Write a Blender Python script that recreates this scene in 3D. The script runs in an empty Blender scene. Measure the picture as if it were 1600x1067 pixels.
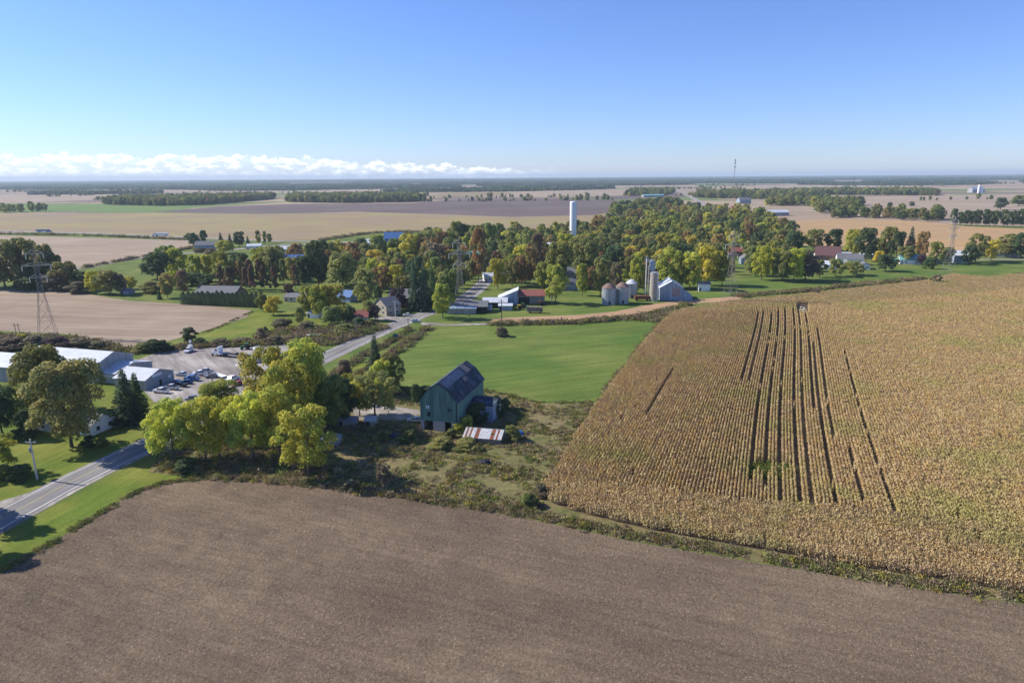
import bpy, math, random
import numpy as np
from mathutils import Matrix, Vector
R = math.radians
random.seed(7); RNG = np.random.default_rng(7)
S = bpy.context.scene; COL = S.collection
# ------------------------------------------------------------------ camera, sky, sun, exposure
F = 1067.0; CX = 800.0; CY = 533.5; H = 70.0                 # photo pixels (1600 x 1067), camera height in metres
PITCH = math.atan((CY-275.5)/F); ROLL = math.atan(11/1600)
cam = bpy.data.cameras.new('camera'); cam.lens = 24.0; cam.sensor_width = 36; cam.clip_start = 1; cam.clip_end = 90000
co = bpy.data.objects.new('camera', cam); COL.objects.link(co); S.camera = co
co.matrix_world = Matrix.Translation((0, 0, H)) @ Matrix.Rotation(R(90)-PITCH, 4, 'X') @ Matrix.Rotation(-ROLL, 4, 'Z')
SUN_EL = R(36); SUN_AZ = (-0.966, 0.26)                       # direction towards the sun on the ground
W = bpy.data.worlds.new('World'); S.world = W; W.use_nodes = True
nt = W.node_tree; nt.nodes.clear(); N = nt.nodes.new; L = nt.links.new
sky = N('ShaderNodeTexSky'); sky.sky_type = 'NISHITA'; sky.sun_disc = False
sky.sun_elevation = SUN_EL; sky.sun_rotation = math.atan2(SUN_AZ[0], SUN_AZ[1]); sky.altitude = 200; sky.air_density = 1.0; sky.dust_density = 0.1; sky.ozone_density = 4.0
tc = N('ShaderNodeTexCoord'); sep = N('ShaderNodeSeparateXYZ'); L(tc.outputs['Generated'], sep.inputs[0])
def mth(op, a, b=None, c=None):
    n = N('ShaderNodeMath'); n.operation = op
    for i, v in enumerate((a, b, c)):
        if v is None: continue
        if isinstance(v, (int, float)): n.inputs[i].default_value = v
        else: L(v, n.inputs[i])
    return n.outputs[0]
def ss(v, a, b):
    n = N('ShaderNodeMapRange'); n.interpolation_type = 'SMOOTHSTEP'; L(v, n.inputs[0]); n.inputs[1].default_value = a; n.inputs[2].default_value = b
    return n.outputs[0]
# a low band of cumulus along the horizon: azimuth / elevation coordinates
az = mth('ARCTAN2', sep.outputs[0], sep.outputs[1]); el = mth('ARCSINE', sep.outputs[2])
def cnoise(sx, sy, det, w=0.0):
    cv = N('ShaderNodeCombineXYZ'); L(mth('MULTIPLY', az, sx), cv.inputs[0]); L(mth('MULTIPLY', el, sy), cv.inputs[1]); cv.inputs[2].default_value = w
    nz = N('ShaderNodeTexNoise'); nz.inputs['Scale'].default_value = 1.0; nz.inputs['Detail'].default_value = det; nz.inputs['Roughness'].default_value = 0.6; L(cv.outputs[0], nz.inputs['Vector']); return nz.outputs[0]
n2 = cnoise(60.0, 150.0, 6, 3.0)
top = mth('ADD', mth('ADD', mth('ADD', 0.029, mth('MULTIPLY', mth('SUBTRACT', cnoise(26.0, 0.0, 6), 0.5), 0.034)), mth('MULTIPLY', mth('SUBTRACT', n2, 0.5), 0.016)), mth('MULTIPLY', ss(az, -0.40, 0.10), -0.020))   # lumpy top of the bank, sinking eastwards
below = mth('SUBTRACT', top, el)
dens = mth('MULTIPLY', ss(below, 0.0, 0.0035), mth('MULTIPLY', mth('ADD', 0.22, mth('MULTIPLY', ss(n2, 0.42, 0.56), 0.78)), mth('SUBTRACT', 1.0, mth('MULTIPLY', ss(below, 0.010, 0.030), 0.55))))
dens = mth('MULTIPLY', dens, mth('SUBTRACT', 1.0, ss(az, -0.06, 0.10)))
shade = N('ShaderNodeMix'); shade.data_type = 'RGBA'; L(mth('SUBTRACT', 1.0, mth('MULTIPLY', ss(below, 0.002, 0.012), mth('SUBTRACT', 1.0, ss(n2, 0.42, 0.66)))), shade.inputs[0])
shade.inputs[6].default_value = (6.0, 6.8, 8.0, 1); shade.inputs[7].default_value = (10.8, 10.8, 10.7, 1)
mx = N('ShaderNodeMix'); mx.data_type = 'RGBA'; L(mth('MULTIPLY', dens, 0.86), mx.inputs[0]); tint = N('ShaderNodeMix'); tint.data_type = 'RGBA'; tint.blend_type = 'MULTIPLY'; tint.inputs[0].default_value = 1; L(sky.outputs[0], tint.inputs[6]); tint.inputs[7].default_value = (0.75, 0.85, 1.22, 1); L(tint.outputs[2], mx.inputs[6]); L(shade.outputs[2], mx.inputs[7])
bg = N('ShaderNodeBackground'); bg.inputs[1].default_value = 0.085; L(mx.outputs[2], bg.inputs[0])
wo = N('ShaderNodeOutputWorld'); L(bg.outputs[0], wo.inputs[0])
sl = bpy.data.lights.new('sun', 'SUN'); sl.energy = 4.2; sl.angle = R(0.53); sl.color = (1, 0.92, 0.80)
so = bpy.data.objects.new('sun', sl); COL.objects.link(so)
so.rotation_euler = Vector((SUN_AZ[0]*math.cos(SUN_EL), SUN_AZ[1]*math.cos(SUN_EL), math.sin(SUN_EL))).to_track_quat('Z', 'Y').to_euler()
S.render.engine = 'CYCLES'; S.cycles.max_bounces = 5; S.cycles.transparent_max_bounces = 4
S.view_settings.view_transform = 'Standard'; S.view_settings.look = 'None'; S.view_settings.gamma = 1; S.view_settings.exposure = 0.74

# ------------------------------------------------------------------ photo pixel -> point on the ground
def ray(px, py):
    x = (px-CX)/F; y = -(py-CY)/F; c, s = math.cos(ROLL), math.sin(ROLL); x, y = x*c+y*s, -x*s+y*c
    return (x, math.cos(PITCH)+y*math.sin(PITCH), -math.sin(PITCH)+y*math.cos(PITCH))
def G(px, py, z=0.0):
    d = ray(px, py); t = (z-H)/d[2]; return (d[0]*t, d[1]*t)
def depth(px, py): return -H/ray(px, py)[2]
def top_h(px, by, ty):                                         # height of a thing standing at (px, by) whose top shows at ty
    Y = G(px, by)[1]; d = ray(px, ty); return H + d[2]*Y/d[1]

# ------------------------------------------------------------------ materials
MATS = {}
def mat(name, col, rough=0.85, var=0.0, scale=1.0, metal=0.0, col2=None, scale2=None, bump=0.0, spec=0.3, rand=0.0, translucent=0.0, detail=4, mix2=(0.42, 0.62), streak=None):
    if name in MATS: return MATS[name]
    m = bpy.data.materials.new(name); m.use_nodes = True; t = m.node_tree; t.nodes.clear()
    n = t.nodes.new; l = t.links.new
    out = n('ShaderNodeOutputMaterial'); p = n('ShaderNodeBsdfPrincipled'); p.inputs['Roughness'].default_value = rough; p.inputs['Metallic'].default_value = metal; p.inputs['Specular IOR Level'].default_value = spec
    geo = n('ShaderNodeNewGeometry'); pos = geo.outputs['Position']
    if streak:
        mp = n('ShaderNodeMapping'); mp.inputs['Rotation'].default_value = (0, 0, -streak[0]); mp.inputs['Scale'].default_value = (1, 1, streak[1])
        l(pos, mp.inputs[0]); pos = mp.outputs[0]
    def noise(sc, det=detail):
        z = n('ShaderNodeTexNoise'); z.inputs['Scale'].default_value = sc; z.inputs['Detail'].default_value = det; z.inputs['Roughness'].default_value = 0.62; l(pos, z.inputs['Vector']); return z.outputs[0]
    def mr(v, a, b, c, d):
        z = n('ShaderNodeMapRange'); l(v, z.inputs[0])
        for i, q in enumerate((a, b, c, d)): z.inputs[i+1].default_value = q
        return z.outputs[0]
    c = None
    if col2 is not None:
        mxx = n('ShaderNodeMix'); mxx.data_type = 'RGBA'; l(mr(noise(scale2, 5), mix2[0], mix2[1], 0, 1), mxx.inputs[0]); mxx.inputs[6].default_value = (*col, 1); mxx.inputs[7].default_value = (*col2, 1); c = mxx.outputs[2]
    hsv = n('ShaderNodeHueSaturation')
    if c: l(c, hsv.inputs['Color'])
    else: hsv.inputs['Color'].default_value = (*col, 1)
    v = None
    if var: v = mr(noise(scale), 0.3, 0.7, 1-var, 1+var)
    if rand:
        oi = n('ShaderNodeObjectInfo'); rv = mr(oi.outputs['Random'], 0, 1, 1-rand, 1+rand)
        if v is not None:
            mm = n('ShaderNodeMath'); mm.operation = 'MULTIPLY'; l(v, mm.inputs[0]); l(rv, mm.inputs[1]); v = mm.outputs[0]
        else: v = rv
        wn = n('ShaderNodeTexWhiteNoise'); wn.noise_dimensions = '1D'; l(oi.outputs['Random'], wn.inputs['W']); l(mr(wn.outputs[0], 0, 1, 0.5-rand*0.10, 0.5+rand*0.10), hsv.inputs['Hue'])
    if v is not None: l(v, hsv.inputs['Value'])
    l(hsv.outputs[0], p.inputs['Base Color'])
    if bump:
        b = n('ShaderNodeBump'); b.inputs['Strength'].default_value = 1; b.inputs['Distance'].default_value = bump; l(noise(scale, 6), b.inputs['Height']); l(b.outputs[0], p.inputs['Normal'])
    sh = p.outputs[0]
    if translucent:
        tr = n('ShaderNodeBsdfTranslucent'); l(hsv.outputs[0], tr.inputs[0]); ms = n('ShaderNodeMixShader'); ms.inputs[0].default_value = translucent; l(sh, ms.inputs[1]); l(tr.outputs[0], ms.inputs[2]); sh = ms.outputs[0]
    l(sh, out.inputs[0]); MATS[name] = m; return m
RD = math.atan2(0.962, 0.272)                                  # bearing of the road and of most farm buildings
leafc = {'g': (0.130, 0.160, 0.040), 'd': (0.058, 0.098, 0.030), 'y': (0.50, 0.37, 0.030), 'l': (0.37, 0.335, 0.040), 'o': (0.225, 0.215, 0.055), 'r': (0.19, 0.095, 0.062), 'n': (0.28, 0.165, 0.060),
         'b': (0.19, 0.155, 0.090), 's': (0.050, 0.084, 0.036), 'm': (0.095, 0.045, 0.048), 'h': (0.23, 0.25, 0.040)}
leaf2 = {'g': (0.22, 0.23, 0.042), 'd': (0.095, 0.13, 0.036), 'y': (0.31, 0.30, 0.04), 'l': (0.22, 0.255, 0.036), 'o': (0.13, 0.155, 0.042), 'r': (0.11, 0.125, 0.04), 'n': (0.17, 0.17, 0.042),
         'b': (0.13, 0.125, 0.06), 's': (0.07, 0.10, 0.042), 'm': (0.06, 0.065, 0.04), 'h': (0.33, 0.32, 0.04)}
cname = {'g': 'green', 'd': 'dark green', 'y': 'golden yellow', 'l': 'yellow-green', 'o': 'olive green', 'r': 'red-topped', 'n': 'orange-brown', 'b': 'brownish half-bare', 's': 'dark blue-green', 'm': 'dark maroon', 'h': 'bright lime green'}
def br(c, k): return tuple(min(0.62, q*k+e) for q, e in zip(c, (0.006, 0.006, 0.020)))
def leafm(c): return mat('leaf_'+c, br(leafc[c], 1.52), 0.6, 0.42, 1.1, col2=br(leaf2[c], 1.52), scale2=0.19, rand=0.24, translucent=0.48, spec=0.2)
BARK = mat('bark', (0.12, 0.10, 0.08), 0.9, 0.3, 3.0)
def plain(name, c, rough=0.6, **k): return mat(name, c, rough, **k)
M_white = plain('white_paint', (0.78, 0.79, 0.80), 0.5, var=0.05, scale=0.8); M_glass = plain('dark_glass', (0.025, 0.03, 0.036), 0.08, spec=0.8)
M_tyre = plain('tyre', (0.02, 0.02, 0.02), 0.9); M_rim = plain('rim', (0.5, 0.5, 0.52), 0.3, metal=0.8); M_steel = plain('galvanised', (0.33, 0.36, 0.39), 0.45, var=0.15, scale=0.6, metal=0.35)
M_lattice = plain('weathered_steel', (0.21, 0.20, 0.19), 0.6, var=0.15, scale=0.5); M_concrete = plain('concrete', (0.42, 0.40, 0.37), 0.9, var=0.15, scale=0.7); M_wood = plain('grey_wood', (0.24, 0.21, 0.18), 0.9, var=0.2, scale=1.5)
M_roofgrey = plain('grey_shingle', (0.16, 0.165, 0.175), 0.85, var=0.15, scale=1.2); M_roofwhite = plain('pale_metal_roof', (0.55, 0.585, 0.62), 0.45, var=0.12, scale=0.5); M_roofblue = plain('blue_roof', (0.07, 0.16, 0.36), 0.5, var=0.1, scale=0.5)
M_roofred = plain('red_brown_roof', (0.24, 0.085, 0.065), 0.7, var=0.15, scale=0.8); M_roofteal = plain('teal_roof', (0.16, 0.40, 0.40), 0.5, var=0.08, scale=0.6); M_dark = plain('dark_interior', (0.02, 0.02, 0.02), 0.95)
M_siding = plain('grey_siding', (0.33, 0.335, 0.335), 0.7, var=0.22, scale=1.4, streak=(0, 0.08)); M_brick = plain('brown_brick', (0.26, 0.14, 0.10), 0.9, var=0.2, scale=2.0); M_stone = plain('field_stone', (0.36, 0.33, 0.27), 0.95, var=0.3, scale=1.4)
M_bluegrey = plain('blue_grey_metal', (0.26, 0.34, 0.42), 0.5, var=0.28, scale=1.2, streak=(0, 0.08)); M_cream = plain('cream_wall', (0.62, 0.56, 0.45), 0.8, var=0.06, scale=0.8); M_rust = plain('rust', (0.20, 0.075, 0.04), 0.85, var=0.3, scale=1.0)
M_red = plain('red_paint', (0.42, 0.03, 0.04), 0.4); M_black = plain('black_paint', (0.02, 0.02, 0.022), 0.4); M_agreen = plain('machine_green', (0.03, 0.16, 0.05), 0.4); M_amber = plain('machine_yellow', (0.6, 0.42, 0.03), 0.4)

# ------------------------------------------------------------------ mesh builder
class MB:
    def __init__(s): s.v = []; s.f = []
    def poly(s, pts): i = len(s.v); s.v += [tuple(p) for p in pts]; s.f.append(tuple(range(i, i+len(pts)))); return s
    def box(s, x0, x1, y0, y1, z0, z1):
        i = len(s.v); s.v += [(x, y, z) for z in (z0, z1) for y in (y0, y1) for x in (x0, x1)]
        s.f += [tuple(i+k for k in q) for q in ((0, 2, 3, 1), (4, 5, 7, 6), (0, 1, 5, 4), (2, 6, 7, 3), (0, 4, 6, 2), (1, 3, 7, 5))]; return s
    def extr(s, prof, y0, y1, axis='y', taper=None):           # prof in (x, z), pushed along y (or along x with prof in (y, z))
        i = len(s.v); n = len(prof)
        for q, yy in enumerate((y0, y1)):
            for a, z in prof: s.v.append((a, yy, z) if axis == 'y' else (yy, a, z))
        s.f.append(tuple(range(i+n-1, i-1, -1))); s.f.append(tuple(range(i+n, i+2*n)))
        for k in range(n): s.f.append((i+k, i+(k+1) % n, i+n+(k+1) % n, i+n+k))
        return s
    def lathe(s, prof, n=16, c=(0, 0, 0)):                     # prof (r, z)
        i = len(s.v)
        for r, z in prof:
            for k in range(n): a = 2*math.pi*k/n; s.v.append((c[0]+r*math.cos(a), c[1]+r*math.sin(a), c[2]+z))
        for j in range(len(prof)-1):
            for k in range(n): s.f.append((i+j*n+k, i+j*n+(k+1) % n, i+(j+1)*n+(k+1) % n, i+(j+1)*n+k))
        s.f.append(tuple(i+k for k in range(n-1, -1, -1))); s.f.append(tuple(i+(len(prof)-1)*n+k for k in range(n))); return s
    def tube(s, a, b, r0, r1=None, n=5):
        r1 = r0 if r1 is None else r1; a = Vector(a); b = Vector(b); d = (b-a).normalized(); u = d.orthogonal().normalized(); w = d.cross(u); i = len(s.v)
        for p, r in ((a, r0), (b, r1)):
            for k in range(n): t = 2*math.pi*k/n; s.v.append(tuple(p+u*(r*math.cos(t))+w*(r*math.sin(t))))
        for k in range(n): s.f.append((i+k, i+(k+1) % n, i+n+(k+1) % n, i+n+k))
        s.f.append(tuple(i+k for k in range(n-1, -1, -1))); s.f.append(tuple(i+n+k for k in range(n))); return s
    def wheel(s, x, y, r, w, n=14):
        i = len(s.v)
        for yy in (y-w/2, y+w/2):
            for k in range(n): a = 2*math.pi*k/n; s.v.append((x+r*math.cos(a), yy, r+r*math.sin(a)))
        for k in range(n): s.f.append((i+k, i+(k+1) % n, i+n+(k+1) % n, i+n+k))
        s.f.append(tuple(i+k for k in range(n))); s.f.append(tuple(i+n+k for k in range(n-1, -1, -1))); return s
    def mesh(s, name, m):
        me = bpy.data.meshes.new(name); me.from_pydata(s.v, [], s.f); me.update()
        if m: me.materials.append(m)
        return me
    def build(s, name, m, parent=None): return link(name, s.mesh(name, m), parent)
def link(name, me, parent=None):
    o = bpy.data.objects.new(name, me); COL.objects.link(o)
    if parent: o.parent = parent
    return o
def tag(o, label, cat, group=None):
    o['label'] = label; o['category'] = cat
    if group: o['group'] = group
    return o
def thing(name, label, cat, loc, rz=0.0, group=None, scale=None):
    o = bpy.data.objects.new(name, None); COL.objects.link(o); o.empty_display_size = 0.5; o.location = (loc[0], loc[1], loc[2] if len(loc) > 2 else 0); o.rotation_euler = (0, 0, rz)
    if scale: o.scale = scale
    return tag(o, label, cat, group)
def copy_tree(root, loc, rz, label=None, group=None, scale=None):
    r = root.copy(); COL.objects.link(r); r.location = (loc[0], loc[1], loc[2] if len(loc) > 2 else 0); r.rotation_euler = (0, 0, rz)
    if scale: r.scale = scale
    if label: r['label'] = label
    if group: r['group'] = group
    for ch in list(root.children):
        c = ch.copy(); COL.objects.link(c); c.parent = r
        for g in ch.children: d = g.copy(); COL.objects.link(d); d.parent = c
    return r

# ------------------------------------------------------------------ ground and fields
def sheet(name, pts, z, m, parent=None, kind='structure'):
    o = MB().poly([(p[0], p[1], z) for p in pts]).build(name, m, parent)
    if not parent: o['kind'] = kind
    return o
def px(*pp): return [G(*p) for p in pp]
def inpoly(P, poly):
    P = np.atleast_2d(P); x, y = P[:, 0], P[:, 1]; c = np.zeros(len(P), bool); j = len(poly)-1
    for i in range(len(poly)):
        xi, yi = poly[i]; xj, yj = poly[j]
        c ^= ((yi > y) != (yj > y)) & (x < (xj-xi)*(y-yi)/((yj-yi) if yj != yi else 1e-9)+xi); j = i
    return c
def ground_mat():
    m = bpy.data.materials.new('ground'); m.use_nodes = True; t = m.node_tree; n = t.nodes.new; l = t.links.new; p = t.nodes['Principled BSDF']; p.inputs['Roughness'].default_value = 0.95; p.inputs['Specular IOR Level'].default_value = 0.1
    geo = n('ShaderNodeNewGeometry'); mp = n('ShaderNodeMapping'); mp.inputs['Rotation'].default_value = (0, 0, R(16)); l(geo.outputs['Position'], mp.inputs[0])
    vo = n('ShaderNodeTexVoronoi'); vo.distance = 'CHEBYCHEV'; vo.inputs['Scale'].default_value = 1/420; vo.inputs['Randomness'].default_value = 0.75; l(mp.outputs[0], vo.inputs['Vector'])
    sc = n('ShaderNodeSeparateColor'); l(vo.outputs['Color'], sc.inputs[0]); rp = n('ShaderNodeValToRGB'); rp.color_ramp.interpolation = 'CONSTANT'
    cols = [(0, (0.30, 0.235, 0.165)), (0.25, (0.36, 0.28, 0.19)), (0.45, (0.19, 0.15, 0.12)), (0.6, (0.15, 0.19, 0.07)), (0.72, (0.33, 0.25, 0.18)), (0.88, (0.25, 0.2, 0.11))]
    e = rp.color_ramp.elements
    e[0].position = 0; e[0].color = (*cols[0][1], 1); e[1].position = cols[1][0]; e[1].color = (*cols[1][1], 1)
    for q, c in cols[2:]: k = e.new(q); k.color = (*c, 1)
    l(sc.outputs[0], rp.inputs[0])
    ns = n('ShaderNodeTexNoise'); ns.inputs['Scale'].default_value = 0.06; ns.inputs['Detail'].default_value = 8; l(geo.outputs['Position'], ns.inputs['Vector'])
    gr = n('ShaderNodeValToRGB'); g = gr.color_ramp.elements; g[0].position = 0.32; g[0].color = (0.075, 0.125, 0.025, 1); g[1].position = 0.68; g[1].color = (0.175, 0.20, 0.050, 1); l(ns.outputs[0], gr.inputs[0])
    ln = n('ShaderNodeVectorMath'); ln.operation = 'LENGTH'; l(geo.outputs['Position'], ln.inputs[0]); mr = n('ShaderNodeMapRange'); mr.inputs[1].default_value = 1150; mr.inputs[2].default_value = 1160; l(ln.outputs['Value'], mr.inputs[0])
    mx = n('ShaderNodeMix'); mx.data_type = 'RGBA'; l(mr.outputs[0], mx.inputs[0]); l(gr.outputs[0], mx.inputs[6]); l(rp.outputs[0], mx.inputs[7]); l(mx.outputs[2], p.inputs['Base Color']); return m
sheet('ground', [(-30000, -3000), (30000, -3000), (30000, 30000), (-30000, 30000)], 0.0, ground_mat())
def rowmat(name, c1, c2, ang, spacing, strength, var=0.25, big=0.02, fine=1.6, bump=0.0, c3=None, wheel=0.0):
    """field soil or stubble: patches, speckle and drill rows running at bearing ang"""
    m = bpy.data.materials.new(name); m.use_nodes = True; t = m.node_tree; n = t.nodes.new; l = t.links.new; p = t.nodes['Principled BSDF']; p.inputs['Roughness'].default_value = 0.95; p.inputs['Specular IOR Level'].default_value = 0.12
    geo = n('ShaderNodeNewGeometry'); pos = geo.outputs['Position']
    mp = n('ShaderNodeMapping'); mp.vector_type = 'POINT'; mp.inputs['Rotation'].default_value = (0, 0, -ang); l(pos, mp.inputs[0])
    st = n('ShaderNodeMapping'); st.inputs['Scale'].default_value = (0.10, 1, 1); l(mp.outputs[0], st.inputs[0])
    def nz(v, s, d, r=0.6):
        z = n('ShaderNodeTexNoise'); z.inputs['Scale'].default_value = s; z.inputs['Detail'].default_value = d; z.inputs['Roughness'].default_value = r; l(v, z.inputs['Vector']); return z.outputs[0]
    def mr(v, a, b, c, d):
        z = n('ShaderNodeMapRange'); l(v, z.inputs[0])
        for i, q in enumerate((a, b, c, d)): z.inputs[i+1].default_value = q
        return z.outputs[0]
    def mul(a, b):
        z = n('ShaderNodeMath'); z.operation = 'MULTIPLY'; l(a, z.inputs[0]); l(b, z.inputs[1]); return z.outputs[0]
    mx = n('ShaderNodeMix'); mx.data_type = 'RGBA'; l(mr(nz(pos, big, 6), 0.40, 0.62, 0, 1), mx.inputs[0]); mx.inputs[6].default_value = (*c1, 1); mx.inputs[7].default_value = (*c2, 1); c = mx.outputs[2]
    if c3:
        m3 = n('ShaderNodeMix'); m3.data_type = 'RGBA'; l(mr(nz(pos, fine*1.7, 3), 0.60, 0.70, 0, 0.8), m3.inputs[0]); l(c, m3.inputs[6]); m3.inputs[7].default_value = (*c3, 1); c = m3.outputs[2]
    h = n('ShaderNodeHueSaturation'); l(c, h.inputs['Color'])
    fn = nz(pos, fine, 6, 0.72); v = mr(fn, 0.25, 0.75, 1-var, 1+var); v = mul(v, mr(nz(st.outputs[0], 1/spacing, 2), 0.3, 0.7, 1-strength, 1+strength)); v = mul(v, mr(nz(st.outputs[0], 0.09, 3), 0.35, 0.65, 1-strength*0.6, 1+strength*0.6))
    if wheel:
        sx = n('ShaderNodeSeparateXYZ'); l(mp.outputs[0], sx.inputs[0]); a = n('ShaderNodeMath'); a.operation = 'PINGPONG'; l(sx.outputs[1], a.inputs[0]); a.inputs[1].default_value = wheel; v = mul(v, mr(a.outputs[0], 0.0, 0.5, 0.72, 1.0))
    l(v, h.inputs['Value']); l(h.outputs[0], p.inputs['Base Color'])
    if bump:
        b = n('ShaderNodeBump'); b.inputs['Distance'].default_value = bump; l(fn, b.inputs['Height']); l(b.outputs[0], p.inputs['Normal'])
    return m
CORN_A = math.atan2(ray(1225, 272.6)[1], ray(1225, 272.6)[0])      # bearing of the corn rows
hd = np.array(G(1400, 895))-np.array(G(1010, 826)); HEADA = math.atan2(hd[1], hd[0])
F_soil = rowmat('tilled_soil', (0.148, 0.108, 0.073), (0.208, 0.156, 0.102), HEADA, 1.3, 0.17, 0.42, 0.022, 1.5, 0.35, c3=(0.36, 0.29, 0.19))
F_tan = rowmat('stubble_tan', (0.265, 0.205, 0.145), (0.33, 0.26, 0.19), R(-8), 3.0, 0.16, 0.08, 0.012, 0.5)
F_pink = rowmat('pale_stubble', (0.30, 0.235, 0.165), (0.36, 0.285, 0.21), R(-4), 4.0, 0.16, 0.06, 0.006, 0.3)
F_olive = rowmat('olive_tan', (0.27, 0.205, 0.13), (0.30, 0.25, 0.11), R(-2), 9.0, 0.10, 0.06, 0.006, 0.2)
F_dark = rowmat('dark_ploughed', (0.125, 0.098, 0.090), (0.16, 0.125, 0.11), R(-2), 8.0, 0.12, 0.05, 0.005, 0.2)
F_orange = rowmat('soy_stubble', (0.42, 0.27, 0.13), (0.36, 0.25, 0.13), R(8), 5.0, 0.10, 0.06, 0.01, 0.3)
F_strip = rowmat('strip_stubble', (0.42, 0.27, 0.16), (0.34, 0.23, 0.14), R(16), 1.5, 0.10, 0.12, 0.05, 0.8)
F_hay = rowmat('hay_green', (0.085, 0.145, 0.026), (0.150, 0.185, 0.042), R(20), 2.4, 0.18, 0.26, 0.022, 0.9)
F_lawn = rowmat('lawn', (0.105, 0.155, 0.020), (0.185, 0.195, 0.036), RD, 1.6, 0.16, 0.30, 0.06, 1.4)
F_green2 = rowmat('far_green', (0.12, 0.20, 0.05), (0.15, 0.21, 0.06), R(0), 8.0, 0.1, 0.05, 0.01, 0.2)
F_rough = rowmat('rough_grass', (0.13, 0.135, 0.048), (0.215, 0.17, 0.085), R(30), 2.0, 0.15, 0.35, 0.07, 0.9, 0.2)
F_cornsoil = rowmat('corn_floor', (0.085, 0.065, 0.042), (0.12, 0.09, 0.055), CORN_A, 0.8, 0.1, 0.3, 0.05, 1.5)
F_gravel = rowmat('gravel', (0.34, 0.315, 0.285), (0.245, 0.22, 0.20), RD+R(50), 2.0, 0.28, 0.18, 0.06, 0.9)
F_asphalt = rowmat('asphalt', (0.185, 0.18, 0.18), (0.24, 0.235, 0.23), RD, 1.2, 0.16, 0.12, 0.06, 2.0)
F_white = plain('road_paint', (0.72, 0.72, 0.70), 0.7, var=0.12, scale=0.9); F_yellow = plain('road_yellow', (0.50, 0.36, 0.10), 0.7, var=0.2, scale=0.9)
# fields, farthest first
sheet('far_field', px((-700, 318), (-300, 317), (0, 317), (170, 312), (160, 304), (-700, 304)), 0.10, F_pink)
sheet('far_field', px((-700, 336), (0, 333), (110, 331), (240, 331), (335, 322), (320, 319), (0, 318), (-700, 319)), 0.12, F_green2)
sheet('ploughed_field', px((240, 332), (340, 323), (460, 319), (640, 318), (700, 313), (760, 311), (880, 311), (960, 313), (1015, 319), (985, 327), (930, 336), (800, 339), (690, 335), (560, 331), (400, 334)), 0.14, F_dark)
sheet('stubble_field', px((-700, 338), (0, 335), (240, 332.5), (400, 334.5), (560, 332), (690, 336), (800, 340), (930, 337), (985, 331), (1010, 338), (960, 346), (900, 353), (840, 362), (700, 366), (660, 363), (585, 364), (510, 375), (430, 376), (290, 370.5), (0, 359.5), (-700, 338.5)), 0.12, F_olive)
sheet('far_field', px((770, 309), (905, 308), (1010, 304), (1020, 299), (900, 299), (800, 302)), 0.16, F_pink)
sheet('far_field', px((960, 312), (1060, 309), (1085, 304), (1030, 304), (905, 309)), 0.18, F_dark)
sheet('stubble_field', px((1180, 336), (1215, 330), (1420, 332), (1480, 338), (1600, 342), (1900, 350), (1900, 312), (1600, 303), (1420, 306), (1290, 309), (1170, 311)), 0.12, F_pink)
sheet('soybean_field', px((1218, 347), (1300, 342.5), (1440, 346), (1510, 354), (1600, 358), (1950, 372), (1950, 415), (1600, 400), (1450, 400), (1350, 385), (1240, 384)), 0.14, F_orange)
sheet('far_field', px((1190, 301), (1290, 299.5), (1420, 298), (1420, 290), (1300, 287), (1180, 290)), 0.16, F_pink)
sheet('pale_field', px((-600, 363), (0, 368), (200, 373), (296, 376), (302, 385), (245, 396), (130, 417), (100, 432), (-600, 432)), 0.10, F_pink)
sheet('stubble_field', px((-500, 446), (0, 452), (120, 457), (200, 470), (320, 477), (394, 485), (385, 496), (330, 514), (285, 527), (215, 545), (165, 536), (100, 522), (0, 517), (-500, 520)), 0.06, F_tan)
sheet('meadow', px((398, 486), (386, 497), (330, 515), (300, 526), (420, 536), (520, 530), (600, 510), (560, 498), (470, 486)), 0.03, F_lawn)
sheet('lawn', px((-300, 830), (0, 800), (110, 745), (235, 684), (330, 640), (300, 610), (225, 590), (150, 585), (60, 600), (-300, 640)), 0.02, F_lawn)
sheet('roadside_grass', px((-300, 1000), (0, 835), (230, 716), (400, 640), (540, 575), (590, 560), (560, 600), (500, 670), (400, 752), (250, 756), (130, 818), (0, 893)), 0.02, F_lawn)
ROUGH = px((232, 738), (260, 700), (420, 620), (545, 580), (600, 600), (640, 607), (700, 602), (770, 612), (840, 630), (928, 631), (905, 680), (852, 762), (850, 800), (700, 792), (560, 768), (420, 752), (330, 748))
sheet('rough_pasture', ROUGH, 0.035, F_rough)
HAY = px((566, 596), (600, 566), (640, 535), (676, 513), (780, 508), (900, 504.5), (1000, 499), (1026, 502), (985, 558), (930, 626), (880, 630), (840, 628), (770, 611), (700, 601), (640, 606), (600, 606))
sheet('hay_field', HAY, 0.05, F_hay)
sheet('village_green', px((690, 500), (780, 505), (880, 500), (990, 487), (1080, 470), (1200, 462), (1340, 448), (1480, 432), (1950, 400), (1950, 380), (1600, 404), (1400, 420), (1250, 436), (1100, 440), (900, 470), (690, 480)), 0.02, F_hay)
sheet('stubble_strip', px((768, 499), (800, 496), (900, 492.5), (960, 487), (1015, 476), (1060, 470), (1140, 464), (1170, 461), (1150, 470), (1090, 474), (1045, 484), (1000, 493), (900, 502), (800, 504.5), (768, 504)), 0.06, F_strip)
MARGIN = px((600, 770), (780, 799), (900, 824), (1000, 846), (1200, 880), (1400, 912), (1600, 942), (1800, 972), (1800, 935), (1600, 922), (1400, 890), (1200, 858), (1000, 818), (880, 786), (840, 740))
sheet('field_margin_ground', MARGIN, 0.038, F_rough)
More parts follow.
